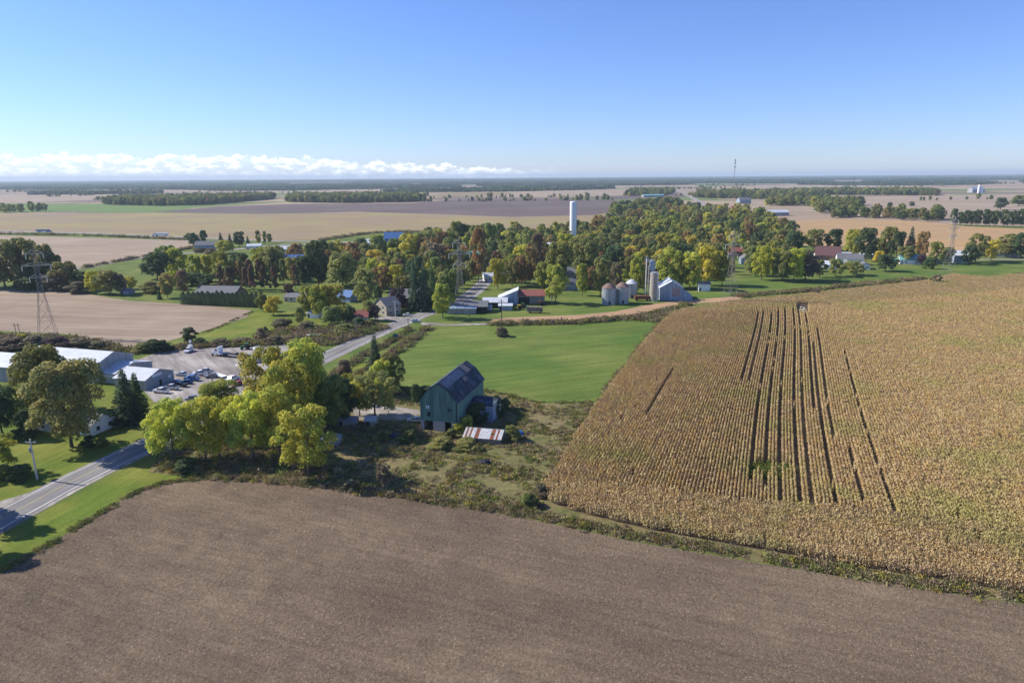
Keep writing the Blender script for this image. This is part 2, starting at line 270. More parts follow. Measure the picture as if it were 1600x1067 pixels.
CORN = px((851, 768), (872, 732), (903, 678), (953, 607), (1000, 546), (1034, 506), (1052, 490), (1130, 476), (1250, 464), (1340, 454), (1450, 442), (1490, 431), (1540, 437), (1600, 430), (1750, 422), (1790, 940), (1600, 928), (1400, 895), (1200, 862), (1010, 826), (900, 800), (862, 785))
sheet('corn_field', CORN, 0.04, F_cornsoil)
b = px((-200, 1000), (0, 890), (75, 852), (130, 817), (215, 767), (255, 753), (330, 746), (400, 748), (520, 763), (640, 779), (780, 801), (900, 826), (1000, 848), (1200, 882), (1400, 914), (1600, 944), (1800, 974))
b_soil = b + [(160, 60), (60, 50), (-60, 50)]; sheet('tilled_field', b + [(160, 40), (40, 10), (-90, 10)], 0.05, F_soil)
sheet('gravel_yard', px((205, 566), (250, 549), (330, 541), (440, 538), (500, 546), (515, 556), (470, 580), (400, 614), (365, 632), (300, 642), (240, 628), (225, 612)), 0.05, F_gravel)
sheet('farm_lane', px((545, 640), (560, 625), (600, 632), (655, 641), (660, 646), (625, 657), (560, 655)), 0.055, F_gravel)
sheet('driveway', px((-80, 800), (0, 783), (52, 768), (30, 790), (0, 800)), 0.05, F_gravel)
sheet('driveway', px((205, 660), (245, 648), (300, 655), (285, 668), (240, 672)), 0.05, F_gravel)
sheet('side_lane', px((583, 493), (622, 494.5), (640, 497), (632, 503), (583, 498.5)), 0.055, F_gravel)
sheet('field_lane', px((655, 503), (700, 506.5), (770, 505), (770, 507.5), (700, 509), (660, 508)), 0.055, F_gravel)
# roads
def smooth(P, n=10):
    P = [Vector((*p, 0)) for p in P]; P = [2*P[0]-P[1]] + P + [2*P[-1]-P[-2]]; out = []
    for i in range(1, len(P)-2):
        for k in range(n):
            t = k/n; a, b_, c, d = P[i-1], P[i], P[i+1], P[i+2]; out.append(0.5*((2*b_)+(c-a)*t+(2*a-5*b_+4*c-d)*t*t+(3*b_-a-3*c+d)*t**3))
    return out + [P[-2]]
def ribbon(name, C, o0, o1, z, m, parent=None, dash=None):
    mb = MB(); prev = None; s = 0
    for i, p in enumerate(C):
        d = (C[min(i+1, len(C)-1)]-C[max(i-1, 0)]).normalized(); nrm = Vector((d.y, -d.x, 0)); a, b_ = p+nrm*o0, p+nrm*o1; cur = ((a.x, a.y, z), (b_.x, b_.y, z))
        if prev: mb.poly([prev[0], prev[1], cur[1], cur[0]])
        prev = cur
    o = mb.build(name, m, parent)
    if not parent: o['kind'] = 'structure'
    return o
RC = smooth([(-140, 10), (-119, 80)] + px((0, 812), (110, 753), (240, 690), (380, 621), (510, 557), (600, 515.5), (652, 494.5), (690, 481), (720, 470), (745, 452), (760, 436)))
ribbon('road_shoulder', RC, -4.7, 5.6, 0.06, F_gravel); road = ribbon('road', RC, -4.2, 4.4, 0.075, F_asphalt)
ribbon('edge_line', RC, -3.70, -3.52, 0.085, F_white, road); ribbon('edge_line', RC, 3.52, 3.74, 0.085, F_white, road); ribbon('centre_line', RC, -0.09, 0.09, 0.085, F_yellow, road)
HC = smooth(px((-700, 346), (-300, 353), (0, 361.3), (150, 365), (300, 371.5), (420, 376.5), (480, 377.5), (560, 379), (640, 379), (760, 377)))
ribbon('highway', HC, -6, 6, 0.16, F_gravel)
CC = smooth(px((60, 426), (130, 418.5), (190, 408), (250, 399), (345, 392.5), (400, 386), (445, 382.5), (500, 382), (545, 384), (558, 391))); ribbon('concrete_road', CC, -4.5, 4.5, 0.14, F_gravel)
ribbon('country_road', smooth(px((1120, 330), (1092, 315), (1070, 303), (1055, 297), (1035, 293))), -9, 9, 0.2, F_gravel)
ribbon('village_road', smooth(px((1530, 406), (1560, 405.5), (1700, 407))), -3, 3, 0.1, F_gravel)

# ------------------------------------------------------------------ foliage prototypes
def quads_mesh(name, C, Nn, size, m, aspect=1.0, up=None):
    """one small square leaf spray per centre C, facing Nn"""
    n = len(C); Nn = Nn/np.linalg.norm(Nn, axis=1, keepdims=True); a = RNG.normal(size=(n, 3)) if up is None else up+RNG.normal(size=(n, 3))*0.25
    U = np.cross(Nn, a); U /= np.linalg.norm(U, axis=1, keepdims=True)+1e-9; V = np.cross(Nn, U); s = (size*RNG.uniform(0.6, 1.35, n))[:, None] if np.isscalar(size) else size[:, None]
    U = U*s*0.5; V = V*s*0.5*aspect; k = RNG.uniform(0.3, 0.8, (n, 1))
    P = np.stack([C-U*k-V, C+U*k-V*0.7, C+U+V*0.6, C-U*0.8+V], 1).reshape(-1, 3)
    me = bpy.data.meshes.new(name); me.vertices.add(4*n); me.vertices.foreach_set('co', P.astype(np.float32).ravel()); me.loops.add(4*n); me.loops.foreach_set('vertex_index', np.arange(4*n, dtype=np.int32))
    me.polygons.add(n); me.polygons.foreach_set('loop_start', np.arange(0, 4*n, 4, dtype=np.int32)); me.polygons.foreach_set('loop_total', np.full(n, 4, np.int32)); me.update(calc_edges=True)
    if m: me.materials.append(m)
    return me
def crown_pts(shape, n, lobes=22):
    """points and outward normals through a crown inside the unit box (height 0..1, radius about 0.5)"""
    if shape == 'S':
        nb = 150; z = np.linspace(0, 1, nb)**1.15*0.97; a = np.arange(nb)*2.399+RNG.uniform(-0.4, 0.4, nb); ln = ((1-z)**0.9*0.5+0.012)*RNG.uniform(0.62, 1.12, nb); wt = ln**1.3+0.01; k = RNG.choice(nb, n, p=wt/wt.sum()); t_ = RNG.uniform(0.1, 1, n)**0.7; rr = ln[k]*t_; wd = 0.055*(1.1-t_)+0.012; aa = a[k]; off_ = RNG.normal(size=n)*wd
        C = np.stack([rr*np.cos(aa)-off_*np.sin(aa), rr*np.sin(aa)+off_*np.cos(aa), 0.04+0.95*z[k]-0.10*rr+RNG.normal(size=n)*0.008], 1); return C, np.stack([np.cos(aa)*0.5, np.sin(aa)*0.5, np.ones(n)*0.7], 1)+RNG.normal(size=(n, 3))*0.5
    if shape == 'C':
        z = RNG.uniform(0, 1, n)**(1.25 if shape == 'S' else 1.0); lay = 1-0.30*(np.mod(z*11+RNG.uniform(-0.1, 0.1, n), 1)) if shape == 'S' else np.ones(n)
        r = ((1-z)**0.85*0.5 if shape == 'S' else 0.5*np.minimum(1, (1-z)*3)**0.6)*lay; a = RNG.uniform(0, 2*np.pi, n); lump = 1+0.18*np.sin(a*5+z*19)+0.10*np.sin(a*9-z*31); rr = r*lump*RNG.uniform(0.45, 1.0, n)**0.5
        C = np.stack([rr*np.cos(a), rr*np.sin(a), 0.05+0.95*z-0.06*rr], 1); Nn = np.stack([np.cos(a), np.sin(a), np.full(n, 0.5)], 1)+RNG.normal(size=(n, 3))*0.45; return C, Nn
    base = {'R': 0.06, 'T': 0.04, 'A': 0.12, 'P': 0.04, 'B': -0.06}[shape]; L_ = []
    for k in range(lobes):
        t = (k+0.5)/lobes; zc = base+0.10+(0.84-base)*t
        prof = {'R': math.sin(math.pi*(0.16+0.72*t))**0.7, 'T': math.sin(math.pi*(0.14+0.76*t))**0.8, 'A': math.sin(math.pi*(0.20+0.66*t))**0.6, 'P': (1-t)**0.6*0.9+0.1, 'B': math.cos(t*1.35)}[shape]
        a = k*2.399+RNG.uniform(-0.5, 0.5); rad = 0.37*prof*RNG.uniform(0.35, 1.2); lr = RNG.uniform(0.09, 0.20)*(0.75 if shape in 'P' else 1)*(0.72 if shape == 'A' else 1)
        L_.append((rad*math.cos(a), rad*math.sin(a), min(zc, 1-lr*0.8), lr))
    L_ = np.array(L_); w = L_[:, 3]**2; idx = RNG.choice(lobes, n, p=w/w.sum()); d = RNG.normal(size=(n, 3)); d /= np.linalg.norm(d, axis=1, keepdims=True); d[:, 2] = np.where(d[:, 2] < -0.35, -d[:, 2], d[:, 2])
    rr = RNG.uniform(0.35 if shape == 'A' else 0.55, 1.08, n)**0.6*L_[idx, 3]; C = L_[idx, :3]+d*rr[:, None]*np.array([1, 1, 0.85]); C[:, 2] = np.maximum(C[:, 2], 0.01); return C, d+RNG.normal(size=(n, 3))*0.55+np.array([0, 0, 0.25])
def trunk_mesh(shape, seed):
    rr = random.Random(seed); mb = MB(); top = {'R': 0.62, 'T': 0.75, 'A': 0.8, 'S': 0.93, 'C': 0.9, 'P': 0.8, 'B': 0.4}[shape]; p = Vector((0, 0, -0.02)); r = 0.026 if shape != 'B' else 0.012; k = 5
    for i in range(k):
        q = Vector((rr.uniform(-.02, .02)*i, rr.uniform(-.02, .02)*i, top*(i+1)/k)) if shape not in 'SC' else Vector((0, 0, top*(i+1)/k)); r2 = r*0.72; mb.tube(p, q, r, r2, 6)
        if i >= 1 and shape not in 'SC':
            for _ in range(3):
                a = rr.uniform(0, 6.28); e = q+Vector((math.cos(a)*rr.uniform(.14, .3), math.sin(a)*rr.uniform(.14, .3), rr.uniform(.08, .24))); mid = (q+e)/2+Vector((0, 0, -0.02)); mb.tube(q, mid, r2*0.6, r2*0.42, 4); mb.tube(mid, e, r2*0.42, r2*0.12, 4)
        p = q; r = r2
    return mb.mesh('trunk', BARK)
PROTO = {}
def proto(shape, lod, i):
    k = (shape, lod, i)
    if k not in PROTO:
        n, s = {0: (17000, 0.026), 1: (5200, 0.044), 2: (900, 0.105)}[lod]
        if shape == 'A': n = int(n*0.62)
        if shape in 'SC': n = int(n*0.9); s *= 0.85
        C, Nn = crown_pts(shape, n, (34 if shape != 'A' else 46) if lod == 0 else 24); PROTO[k] = (quads_mesh('crown', C, Nn, s, None), trunk_mesh(shape, i*7+3))
        PROTO[k][0].materials.append(leafm('g'))
    return PROTO[k]
SH = {'R': 'broad tree', 'T': 'tall oval tree', 'A': 'thin-leaved tree', 'S': 'spruce', 'C': 'cedar', 'P': 'narrow maple', 'B': 'bush'}
NTREE = [0]; ALLT = []
def tree(pos, h, w, shape, c, place, lod=1, own=None):
    NTREE[0] += 1; i = NTREE[0] % (3 if shape not in 'SC' else 2); cm, tm = proto(shape, lod, i)
    nm = {'S': 'spruce_tree', 'C': 'cedar_tree', 'B': 'bush', 'P': 'maple_tree'}.get(shape, 'broadleaf_tree'); lab = own or f"{cname[c]} {SH[shape]} {place}"
    t = thing(nm, lab, 'bush' if shape == 'B' else 'tree', pos, random.uniform(0, 6.28), None if own else lab+' set', (w, w, h))
    o = link('crown', cm, t); o.material_slots[0].link = 'OBJECT'; o.material_slots[0].material = leafm(c); link('trunk', tm, t); ALLT.append((t, h)); return t
def ptree(x, by, ty, w, shape, c, place, lod=1, own=None):
    d = depth(x, by); tree(G(x, by), max(0.6, top_h(x, by, ty)), w*d/F*1.06, shape, c, place, lod, own)

# ------------------------------------------------------------------ scatter of uncountable stuff by geometry nodes
def scatter(name, P, rot, scl, idx, protos, label, cat):
    cl = bpy.data.collections.new(name+'_source')
    for i, me in enumerate(protos): o = bpy.data.objects.new(f'{name}_source_{i:02d}', me); cl.objects.link(o)
    me = bpy.data.meshes.new(name); n = len(P); me.vertices.add(n); me.vertices.foreach_set('co', np.asarray(P, np.float32).ravel())
    a = me.attributes.new('rz', 'FLOAT', 'POINT'); a.data.foreach_set('value', np.asarray(rot, np.float32)); a = me.attributes.new('scl', 'FLOAT_VECTOR', 'POINT'); a.data.foreach_set('vector', np.asarray(scl, np.float32).ravel())
    a = me.attributes.new('pick', 'INT', 'POINT'); a.data.foreach_set('value', np.asarray(idx, np.int32)); me.update()
    ng = bpy.data.node_groups.new(name, 'GeometryNodeTree'); ng.interface.new_socket('Geometry', in_out='INPUT', socket_type='NodeSocketGeometry'); ng.interface.new_socket('Geometry', in_out='OUTPUT', socket_type='NodeSocketGeometry')
    n_ = ng.nodes.new; l = ng.links.new; gi = n_('NodeGroupInput'); go = n_('NodeGroupOutput'); ip = n_('GeometryNodeInstanceOnPoints'); ci = n_('GeometryNodeCollectionInfo'); ci.inputs['Collection'].default_value = cl; ci.inputs['Separate Children'].default_value = True; ci.inputs['Reset Children'].default_value = True
    def attr(nm, ty): q = n_('GeometryNodeInputNamedAttribute'); q.data_type = ty; q.inputs['Name'].default_value = nm; return q.outputs['Attribute']
    cx = n_('ShaderNodeCombineXYZ'); l(attr('rz', 'FLOAT'), cx.inputs[2]); er = n_('FunctionNodeEulerToRotation'); l(cx.outputs[0], er.inputs[0])
    l(gi.outputs[0], ip.inputs['Points']); l(ci.outputs[0], ip.inputs['Instance']); ip.inputs['Pick Instance'].default_value = True; l(attr('pick', 'INT'), ip.inputs['Instance Index']); l(er.outputs[0], ip.inputs['Rotation']); l(attr('scl', 'FLOAT_VECTOR'), ip.inputs['Scale']); l(ip.outputs[0], go.inputs[0])
    o = link(name, me); md = o.modifiers.new('scatter', 'NODES'); md.node_group = ng; o['kind'] = 'stuff'; tag(o, label, cat); return o
def rand_in(poly, n):
    P = np.array(poly); out = np.zeros((0, 2)); lo, hi = P.min(0), P.max(0)
    while len(out) < n: q = RNG.uniform(lo, hi, (n*2, 2)); out = np.vstack([out, q[inpoly(q, poly)]])
    return out[:n]
# weeds
def weed_mesh(n, hgt, spread, m):
    C = np.stack([RNG.normal(size=n)*spread, RNG.normal(size=n)*spread, RNG.uniform(0.05, 1, n)*hgt*0.8], 1); Nn = np.stack([RNG.normal(size=n), RNG.normal(size=n), RNG.normal(size=n)*0.5+0.25], 1); return quads_mesh('weed', C, Nn, 0.26, m, 1.6, up=np.array([0, 0, 1.0]))
wm = [mat('weed_'+k, c, 0.8, 0.35, 0.8, col2=c2, scale2=0.12, rand=0.3, translucent=0.2) for k, c, c2 in (('olive', (0.20, 0.195, 0.06), (0.29, 0.25, 0.10)), ('straw', (0.40, 0.32, 0.18), (0.30, 0.25, 0.12)), ('gold', (0.40, 0.32, 0.05), (0.25, 0.23, 0.06)), ('brown', (0.20, 0.15, 0.10), (0.27, 0.21, 0.135)), ('green', (0.14, 0.19, 0.036), (0.21, 0.23, 0.05)))]
WP = [weed_mesh(34, 0.8, 0.5, m) for m in wm]+[weed_mesh(60, 1.5, 0.7, m) for m in wm]
def strip_pts(line, width, n):
    P = np.array(line); seg = np.linalg.norm(np.diff(P, axis=0), axis=1); cs = np.concatenate([[0], np.cumsum(seg)]); u = RNG.uniform(0, cs[-1], n); u = u[(np.sin(u*0.31+1)+np.sin(u*0.83)+np.sin(u*0.13+2)+RNG.normal(size=n)*0.8) > -0.9]; n = len(u); x = np.interp(u, cs, P[:, 0]); y = np.interp(u, cs, P[:, 1])
    return np.stack([x+RNG.normal(size=n)*width*0.4, y+RNG.normal(size=n)*width*0.4], 1)
def weeds(name, Q, prob, smin, smax, label):
    n = len(Q); P = np.column_stack([Q, np.zeros(n)]); s = RNG.uniform(smin, smax, n); scatter(name, P, RNG.uniform(0, 6.28, n), np.column_stack([s, s, s*RNG.uniform(0.8, 1.3, n)]), RNG.choice(len(prob), n, p=np.array(prob)/sum(prob)), WP, label, 'weeds')

# ------------------------------------------------------------------ corn
CA = np.array([math.cos(CORN_A), math.sin(CORN_A)]); CN = np.array([CA[1], -CA[0]])      # along the rows, across the rows
cornm = [mat('corn_'+k, c, 0.7, 0.14, 0.9, col2=c2, scale2=0.035, rand=0.06, translucent=0.22, mix2=(0.50, 0.68)) for k, c, c2 in (('gold', (0.53, 0.375, 0.160), (0.40, 0.37, 0.115)), ('tan', (0.48, 0.345, 0.180), (0.43, 0.375, 0.14)), ('straw', (0.57, 0.435, 0.215), (0.43, 0.38, 0.13)))]
def corn_chunk(m, seed):
    C = []; Nn = []; up = []; sz = []
    for k in range(13):
        x = -1.5+k*0.25+RNG.normal()*0.05; y0 = RNG.normal()*0.05; hh = RNG.uniform(1.9, 2.35)
        for j in range(15):
            a = RNG.uniform(0, 6.28); z = hh*RNG.uniform(0.25, 1.0); r = RNG.uniform(0.02, 0.30)*(1.25-z/hh*0.6); C.append((x+r*math.cos(a), y0+r*math.sin(a), z)); Nn.append((math.cos(a), math.sin(a), RNG.uniform(0.0, 1.2)))
    return quads_mesh('corn', np.array(C), np.array(Nn), 0.17, m, 2.0, up=np.array([0, 0, 1.0]))
SP = 0.80
def to_uv(P): P = np.atleast_2d(P); return P@CN, P@CA
cu, cvv = to_uv(np.array(CORN))
us = np.arange(cu.min(), cu.max(), SP); vs = np.arange(cvv.min(), cvv.max(), 3.0); UU, VV = np.meshgrid(us, vs); UU = UU.ravel(); VV = VV.ravel()+RNG.uniform(-0.4, 0.4, UU.size)
wob = 0.9*np.sin(VV/48+0.6)
XY = np.outer(UU+wob, CN)+np.outer(VV, CA); keep = inpoly(XY, CORN); headN = px((845, 757), (950, 765), (1160, 790), (1300, 800), (1560, 832), (1800, 870)); headF = px((1045, 497), (1130, 490), (1250, 476), (1300, 478), (1420, 470), (1600, 455), (1800, 445))
def below(P, line):                                            # closer to the camera than the polyline
    l = np.array(line); return P[:, 1] < np.interp(P[:, 0], l[:, 0], l[:, 1])
hn = below(XY[:, :], sorted(headN)); hf = ~below(XY, sorted(headF)); body = keep & ~hn & ~hf
gapm = np.zeros(len(XY), bool); row = np.round((UU-us[0])/SP).astype(int)
def row_at(x, y):
    p = np.array(G(x, y)); v = p@CA; return int(round((p@CN-0.9*math.sin(v/48+0.6)-us[0])/SP))
def drop(r, ybot, ytop, x):
    global gapm
    v0, v1 = np.array(G(x, ybot))@CA, np.array(G(x, ytop))@CA; gapm |= (row == r) & (VV > v0+RNG.normal(size=len(VV))*0.8) & (VV < v1+RNG.normal(size=len(VV))*0.8) & (RNG.uniform(size=len(VV)) > 0.03)
r0 = row_at(1200, 650)
for k, (yb, yt) in enumerate(((608, 492), (608, 490), (770, 488), (785, 486), (790, 484), (792, 482), (792, 480), (640, 478))): drop(r0+4*(k-3)+(k == 5)-(k == 1), yb, yt, 1200)
drop(row_at(1280, 650), 800, 540, 1280); drop(row_at(1293, 650), 690, 520, 1290); drop(row_at(1345, 650), 806, 555, 1345); drop(row_at(1330, 730), 800, 705, 1335); drop(row_at(1030, 620), 659, 579, 1030)
gapm |= inpoly(XY, px((1168, 728), (1200, 722), (1238, 728), (1240, 742), (1205, 748), (1170, 742))) & (RNG.uniform(size=len(XY)) < 0.8)
gapm |= inpoly(XY, px((1245, 475), (1262, 475), (1264, 490), (1245, 489)))
body &= ~gapm & (RNG.uniform(size=len(XY)) > 0.003)
# headlands: rows run along the near and far edges, so they are seen broadside
hd = np.array(G(1400, 895))-np.array(G(1010, 826)); HA = math.atan2(hd[1], hd[0]); ca = np.array([math.cos(HA), math.sin(HA)]); cn = np.array([-ca[1], ca[0]])
pu = np.array(CORN)@cn; pv = np.array(CORN)@ca; U2, V2 = np.meshgrid(np.arange(pu.min(), pu.max(), SP*0.9), np.arange(pv.min(), pv.max(), 3.0)); X2 = np.outer(U2.ravel(), cn)+np.outer(V2.ravel()+RNG.uniform(-1, 1, V2.size), ca)
k2 = inpoly(X2, CORN) & (below(X2, sorted(headN)) | ~below(X2, sorted(headF))) & ~inpoly(X2, px((1245, 475), (1262, 475), (1264, 490), (1245, 489)))
PA = np.vstack([XY[body], X2[k2]]); ra = np.concatenate([np.full(body.sum(), CORN_A), np.full(k2.sum(), HA)])+np.where(RNG.uniform(size=len(PA)) < 0.5, 0, math.pi); n = len(PA)
scatter('corn_crop', np.column_stack([PA, np.full(n, 0.04)]), ra, np.column_stack([np.ones(n), RNG.uniform(0.9, 1.15, n), RNG.uniform(0.92, 1.08, n)]), RNG.integers(0, 9, n), [corn_chunk(cornm[i % 3], i) for i in range(9)], 'ripe golden corn standing in long rows', 'corn')
print('corn chunks', n)

# ------------------------------------------------------------------ houses and sheds
HOUSES = []
def gable(mb, x0, x1, y0, y1, ze, zr):                          # closed gabled body, ridge along x
    ym = (y0+y1)/2; mb.extr([(y0, 0), (y1, 0), (y1, ze), (ym, zr), (y0, ze)], x0, x1, axis='x'); return mb
def roof_slabs(mb, x0, x1, y0, y1, ze, zr, t=0.16, oh=0.45):
    ym = (y0+y1)/2; k = (zr-ze)/(ym-y0)
    for s in (-1, 1):
        ye = (y0-oh) if s < 0 else (y1+oh); zl = ze-k*oh; mb.extr([(ye, zl+0.02), (ym, zr+0.02), (ym, zr+t+0.02), (ye, zl+t+0.02)][::(1 if s < 0 else -1)], x0-oh, x1+oh, axis='x')
    return mb
def windows(t, pts, m=None, w=1.1, h=1.2):
    for (x, y, z, ax) in pts:
        mb = MB(); fr = MB()
        if ax in 'xX': s = -1 if ax == 'x' else 1; fr.box(x-0.08, x+0.08, y-w/2-0.1, y+w/2+0.1, z-h/2-0.1, z+h/2+0.1); mb.box(x-0.11, x+0.11, y-w/2, y+w/2, z-h/2, z+h/2)
        else: fr.box(x-w/2-0.1, x+w/2+0.1, y-0.08, y+0.08, z-h/2-0.1, z+h/2+0.1); mb.box(x-w/2, x+w/2, y-0.11, y+0.11, z-h/2, z+h/2)
        o = fr.build('window', M_white, t); mb.build('pane', m or M_glass, o)
def house(name, label, P, rz, lx, ly, ze, zr, wm_, rm, cat='house', win=2, door=True, chim=False, group=None, storeys=1):
    """P: ground point of the middle; ridge along local x; local -y faces the camera side when rz is small"""
    t = thing(name, label, cat, P, rz, group); HOUSES.append((P[0], P[1], max(lx, ly))); x, y = lx/2, ly/2
    gable(MB(), -x, x, -y, y, ze, zr).build('wall', wm_, t); rf = roof_slabs(MB(), -x, x, -y, y, ze, zr).build('roof', rm, t)
    if chim: MB().box(-x*0.4-0.35, -x*0.4+0.35, 0.3, 1.0, zr-0.8, zr+1.1).build('chimney', M_brick, rf)
    pts = []
    for s in range(storeys):
        z = 1.6+2.7*s
        for k in range(win): xx = -x+lx*(k+0.6)/(win+0.2); pts += [(xx, -y, z, 'y'), (xx, y, z, 'Y')]
        pts += [(-x, -y*0.45, z, 'x'), (-x, y*0.45, z, 'x'), (x, -y*0.45, z, 'X'), (x, y*0.45, z, 'X')]
    if win: windows(t, pts)
    if door: MB().box(-x+lx*0.06, -x+lx*0.06+1.0, -y-0.06, -y+0.02, 0, 2.1).build('door', M_dark if win == 0 else M_brick, t)
    return t
A0 = RD-R(90)                                                   # local x across the road
# the green gambrel barn
a = np.array([math.sin(RD), -math.cos(RD)]); bdir = np.array([math.cos(RD), math.sin(RD)]); BA = np.array([-26.1, 183.3])
barn = thing('barn', 'large weathered green gambrel barn beside the rusty tin shed', 'barn', (*BA, 0), A0)
M_barn = mat('green_planks', (0.095, 0.185, 0.160), 0.85, 0.35, 2.2, col2=(0.13, 0.25, 0.20), scale2=0.9, streak=(0, 0.07)); M_broof = mat('barn_shingles', (0.030, 0.046, 0.064), 0.85, 0.35, 0.8, col2=(0.075, 0.105, 0.145), scale2=0.28, mix2=(0.50, 0.62))
w, ln_, ze, zb, zr, hb = 11.0, 24.0, 9.0, 12.4, 14.2, 2.8; xm = w/2; prof = [(0, 3), (w, 3), (w, ze), (xm+hb, zb), (xm, zr), (xm-hb, zb), (0, ze)]
for y in (0.0, ln_-0.25): MB().extr(prof, y, y+0.25).build('gable_wall', M_barn, barn)
MB().box(0, 0.25, 0.25, ln_-0.25, 3, ze).build('side_wall', M_barn, barn); MB().box(w-0.25, w, 0.25, ln_-0.25, 3, ze).build('side_wall', M_barn, barn); MB().box(0.25, w-0.25, 0.25, ln_-0.25, 3.0, 3.2).build('loft_floor', M_wood, barn)
for x0, x1, p0, p1 in ((0.05, 0.9, 0.1, 0.6), (3.7, 7.2, 0.1, 0.6), (9.2, 10.95, 0.1, 0.6), (0.05, 0.5, 0.6, ln_-0.1), (10.5, 10.95, 0.6, ln_-0.1)): MB().box(x0, x1, p0, p1, -0.2, 2.99).build('foundation_wall', M_concrete, barn)
MB().box(0.5, 10.5, ln_-0.6, ln_-0.1, -0.2, 2.99).build('foundation_wall', M_concrete, barn)
oh = 0.4; th = 0.18; segs = [((-0.35, ze-0.42), (xm-hb, zb)), ((xm-hb, zb), (xm, zr)), ((xm, zr), (xm+hb, zb)), ((xm+hb, zb), (w+0.35, ze-0.42))]
for i, ((x0, z0), (x1, z1)) in enumerate(segs):
    rf = MB().extr([(x0, z0+0.03), (x1, z1+0.03), (x1, z1+0.03+th), (x0, z0+0.03+th)], -oh, ln_+oh).build('roof_slope', M_broof, barn)
M_bare = mat('bare_roof_boards', (0.24, 0.20, 0.18), 0.9, 0.25, 1.5)
def on_slope(i, s0, s1, y0, y1, m, nm):
    (x0, z0), (x1, z1) = segs[i]; p = lambda s: (x0+(x1-x0)*s, z0+(z1-z0)*s+0.03+th); (xa, za), (xb, zb_) = p(s0), p(s1); MB().extr([(xa, za+0.002), (xb, zb_+0.002), (xb, zb_+0.05), (xa, za+0.05)], y0, y1).build(nm, m, barn)
on_slope(2, 0.05, 0.95, 17.5, 20.5, M_bare, 'bare_roof_patch'); on_slope(2, 0.1, 0.9, 1.0, 15.5, mat('worn_shingles', (0.095, 0.13, 0.185), 0.75, 0.35, 0.9), 'worn_roof_patch'); on_slope(3, 0.05, 0.28, 12.0, 15.0, M_bare, 'bare_roof_patch')
for xx, z0 in ((2.0, 6.6), (2.6, 6.6), (8.6, 6.2), (9.2, 6.2)): MB().box(xx-0.18, xx+0.18, -0.05, 0.03, z0, z0+0.9).build('window', M_dark if xx > 5 else M_white, barn)
MB().box(2.2, 3.0, -0.06, 0.03, 4.3, 5.6).build('hatch', M_dark, barn); MB().box(w-0.14, w+0.06, -0.07, 0.2, 3.0, ze-0.5).build('corner_board', M_black, barn)
an = gable(MB(), 0, 7.2, 0, 8, 5.2, 6.1).build('annex_wall', M_bluegrey, barn); an.location = (w+0.01, 10.5, 0); an2 = roof_slabs(MB(), 0, 7.2, 0, 8, 5.2, 6.1, 0.15, 0.3).build('annex_roof', M_broof, barn); an2.location = (w+0.32, 10.5, 0)
# tin shed with single roof sheets
P = G(757, 688); sh = thing('tin_shed', 'low shed with rusty striped tin roof in front of the green barn', 'shed', (*P, 0), A0+R(3))
MB().extr([(-2.4, 0), (2.6, 0), (2.6, 2.4), (0.9, 2.95), (-2.4, 1.7)], -5.0, 5.0, axis='x').build('wall', M_wood, sh)
M_tin = plain('dull_tin', (0.46, 0.47, 0.48), 0.5, var=0.25, scale=1.5)
for k in range(20):
    x0 = -5.4+k*0.54; MB().extr([(-2.9, 1.62+0.02*(k % 2)), (0.9, 3.06), (0.9, 3.1), (-2.9, 1.67+0.02*(k % 2))], x0, x0+0.525, axis='x').build('roof_sheet', M_rust if k in (1, 3, 6, 7, 14, 15, 17) else M_tin, sh)
MB().extr([(0.92, 3.05), (3.0, 2.35), (3.0, 2.4), (0.92, 3.1)], -5.4, 5.4, axis='x').build('rear_roof', M_steel, sh)
# warehouses
def box_gable(name, label, corner, lx, ly, ze, zr, wm_, rm, cat='warehouse', rz=None):
    t = thing(name, label, cat, (*corner, 0), A0 if rz is None else rz); gable(MB(), 0, lx, 0, ly, ze, zr).build('wall', wm_, t); roof_slabs(MB(), 0, lx, 0, ly, ze, zr, 0.18, 0.35).build('roof', rm, t); HOUSES.append((corner[0]+lx/2, corner[1]+ly/2, max(lx, ly))); return t
def off(P, dx, dy): return (P[0]+a[0]*dx+bdir[0]*dy, P[1]+a[1]*dx+bdir[1]*dy)
P1 = G(147, 572, 6.6); wh = box_gable('warehouse', 'long grey warehouse with pale metal roof, tallest of the row', off(P1, -34, 0), 34, 17, 6.6, 9.6, M_siding, M_roofwhite)
for k in range(3): MB().box(6+k*9, 10+k*9, -0.08, 0.02, 0, 3.8).build('roller_door', M_white, wh)
P2 = G(147, 581.5, 3.6); w2 = box_gable('warehouse', 'middle grey warehouse with roller door joining two others', off(P2, 0, 0), 9.0, 17, 3.6, 5.6, M_siding, M_roofwhite); MB().box(2.5, 7.5, -0.08, 0.02, 0, 2.8).build('roller_door', M_steel, w2); MB().box(0.1, 8.9, -0.9, -0.36, 2.85, 3.0).build('awning', M_white, w2)
P3 = G(226, 595, 3.6); w3 = box_gable('warehouse', 'small grey shop building with white sign on its gable', off(P3, -13, 0), 13, 13.2, 3.6, 5.9, M_siding, M_roofwhite)
s_ = MB().box(13.02, 13.1, 3.2, 7.6, 3.7, 4.7).build('sign_board', M_white, w3); MB().box(13.02, 13.1, 3.8, 6.2, 2.6, 3.5).build('sign_board', M_bluegrey, w3); MB().box(13.02, 13.09, 10.4, 11.6, 1.6, 2.6).build('window', M_white, w3); MB().box(13.02, 13.08, 6.2, 7.2, 0, 2.1).build('door', M_dark, w3)
w4 = box_gable('warehouse', 'separate grey warehouse with blue-white metal roof behind leafy tree', off(G(20, 575, 5.5), -33, 0), 33, 16, 5.5, 8.2, M_siding, M_roofwhite); MB().box(12, 16.5, -0.08, 0.02, 0, 4).build('roller_door', M_white, w4)
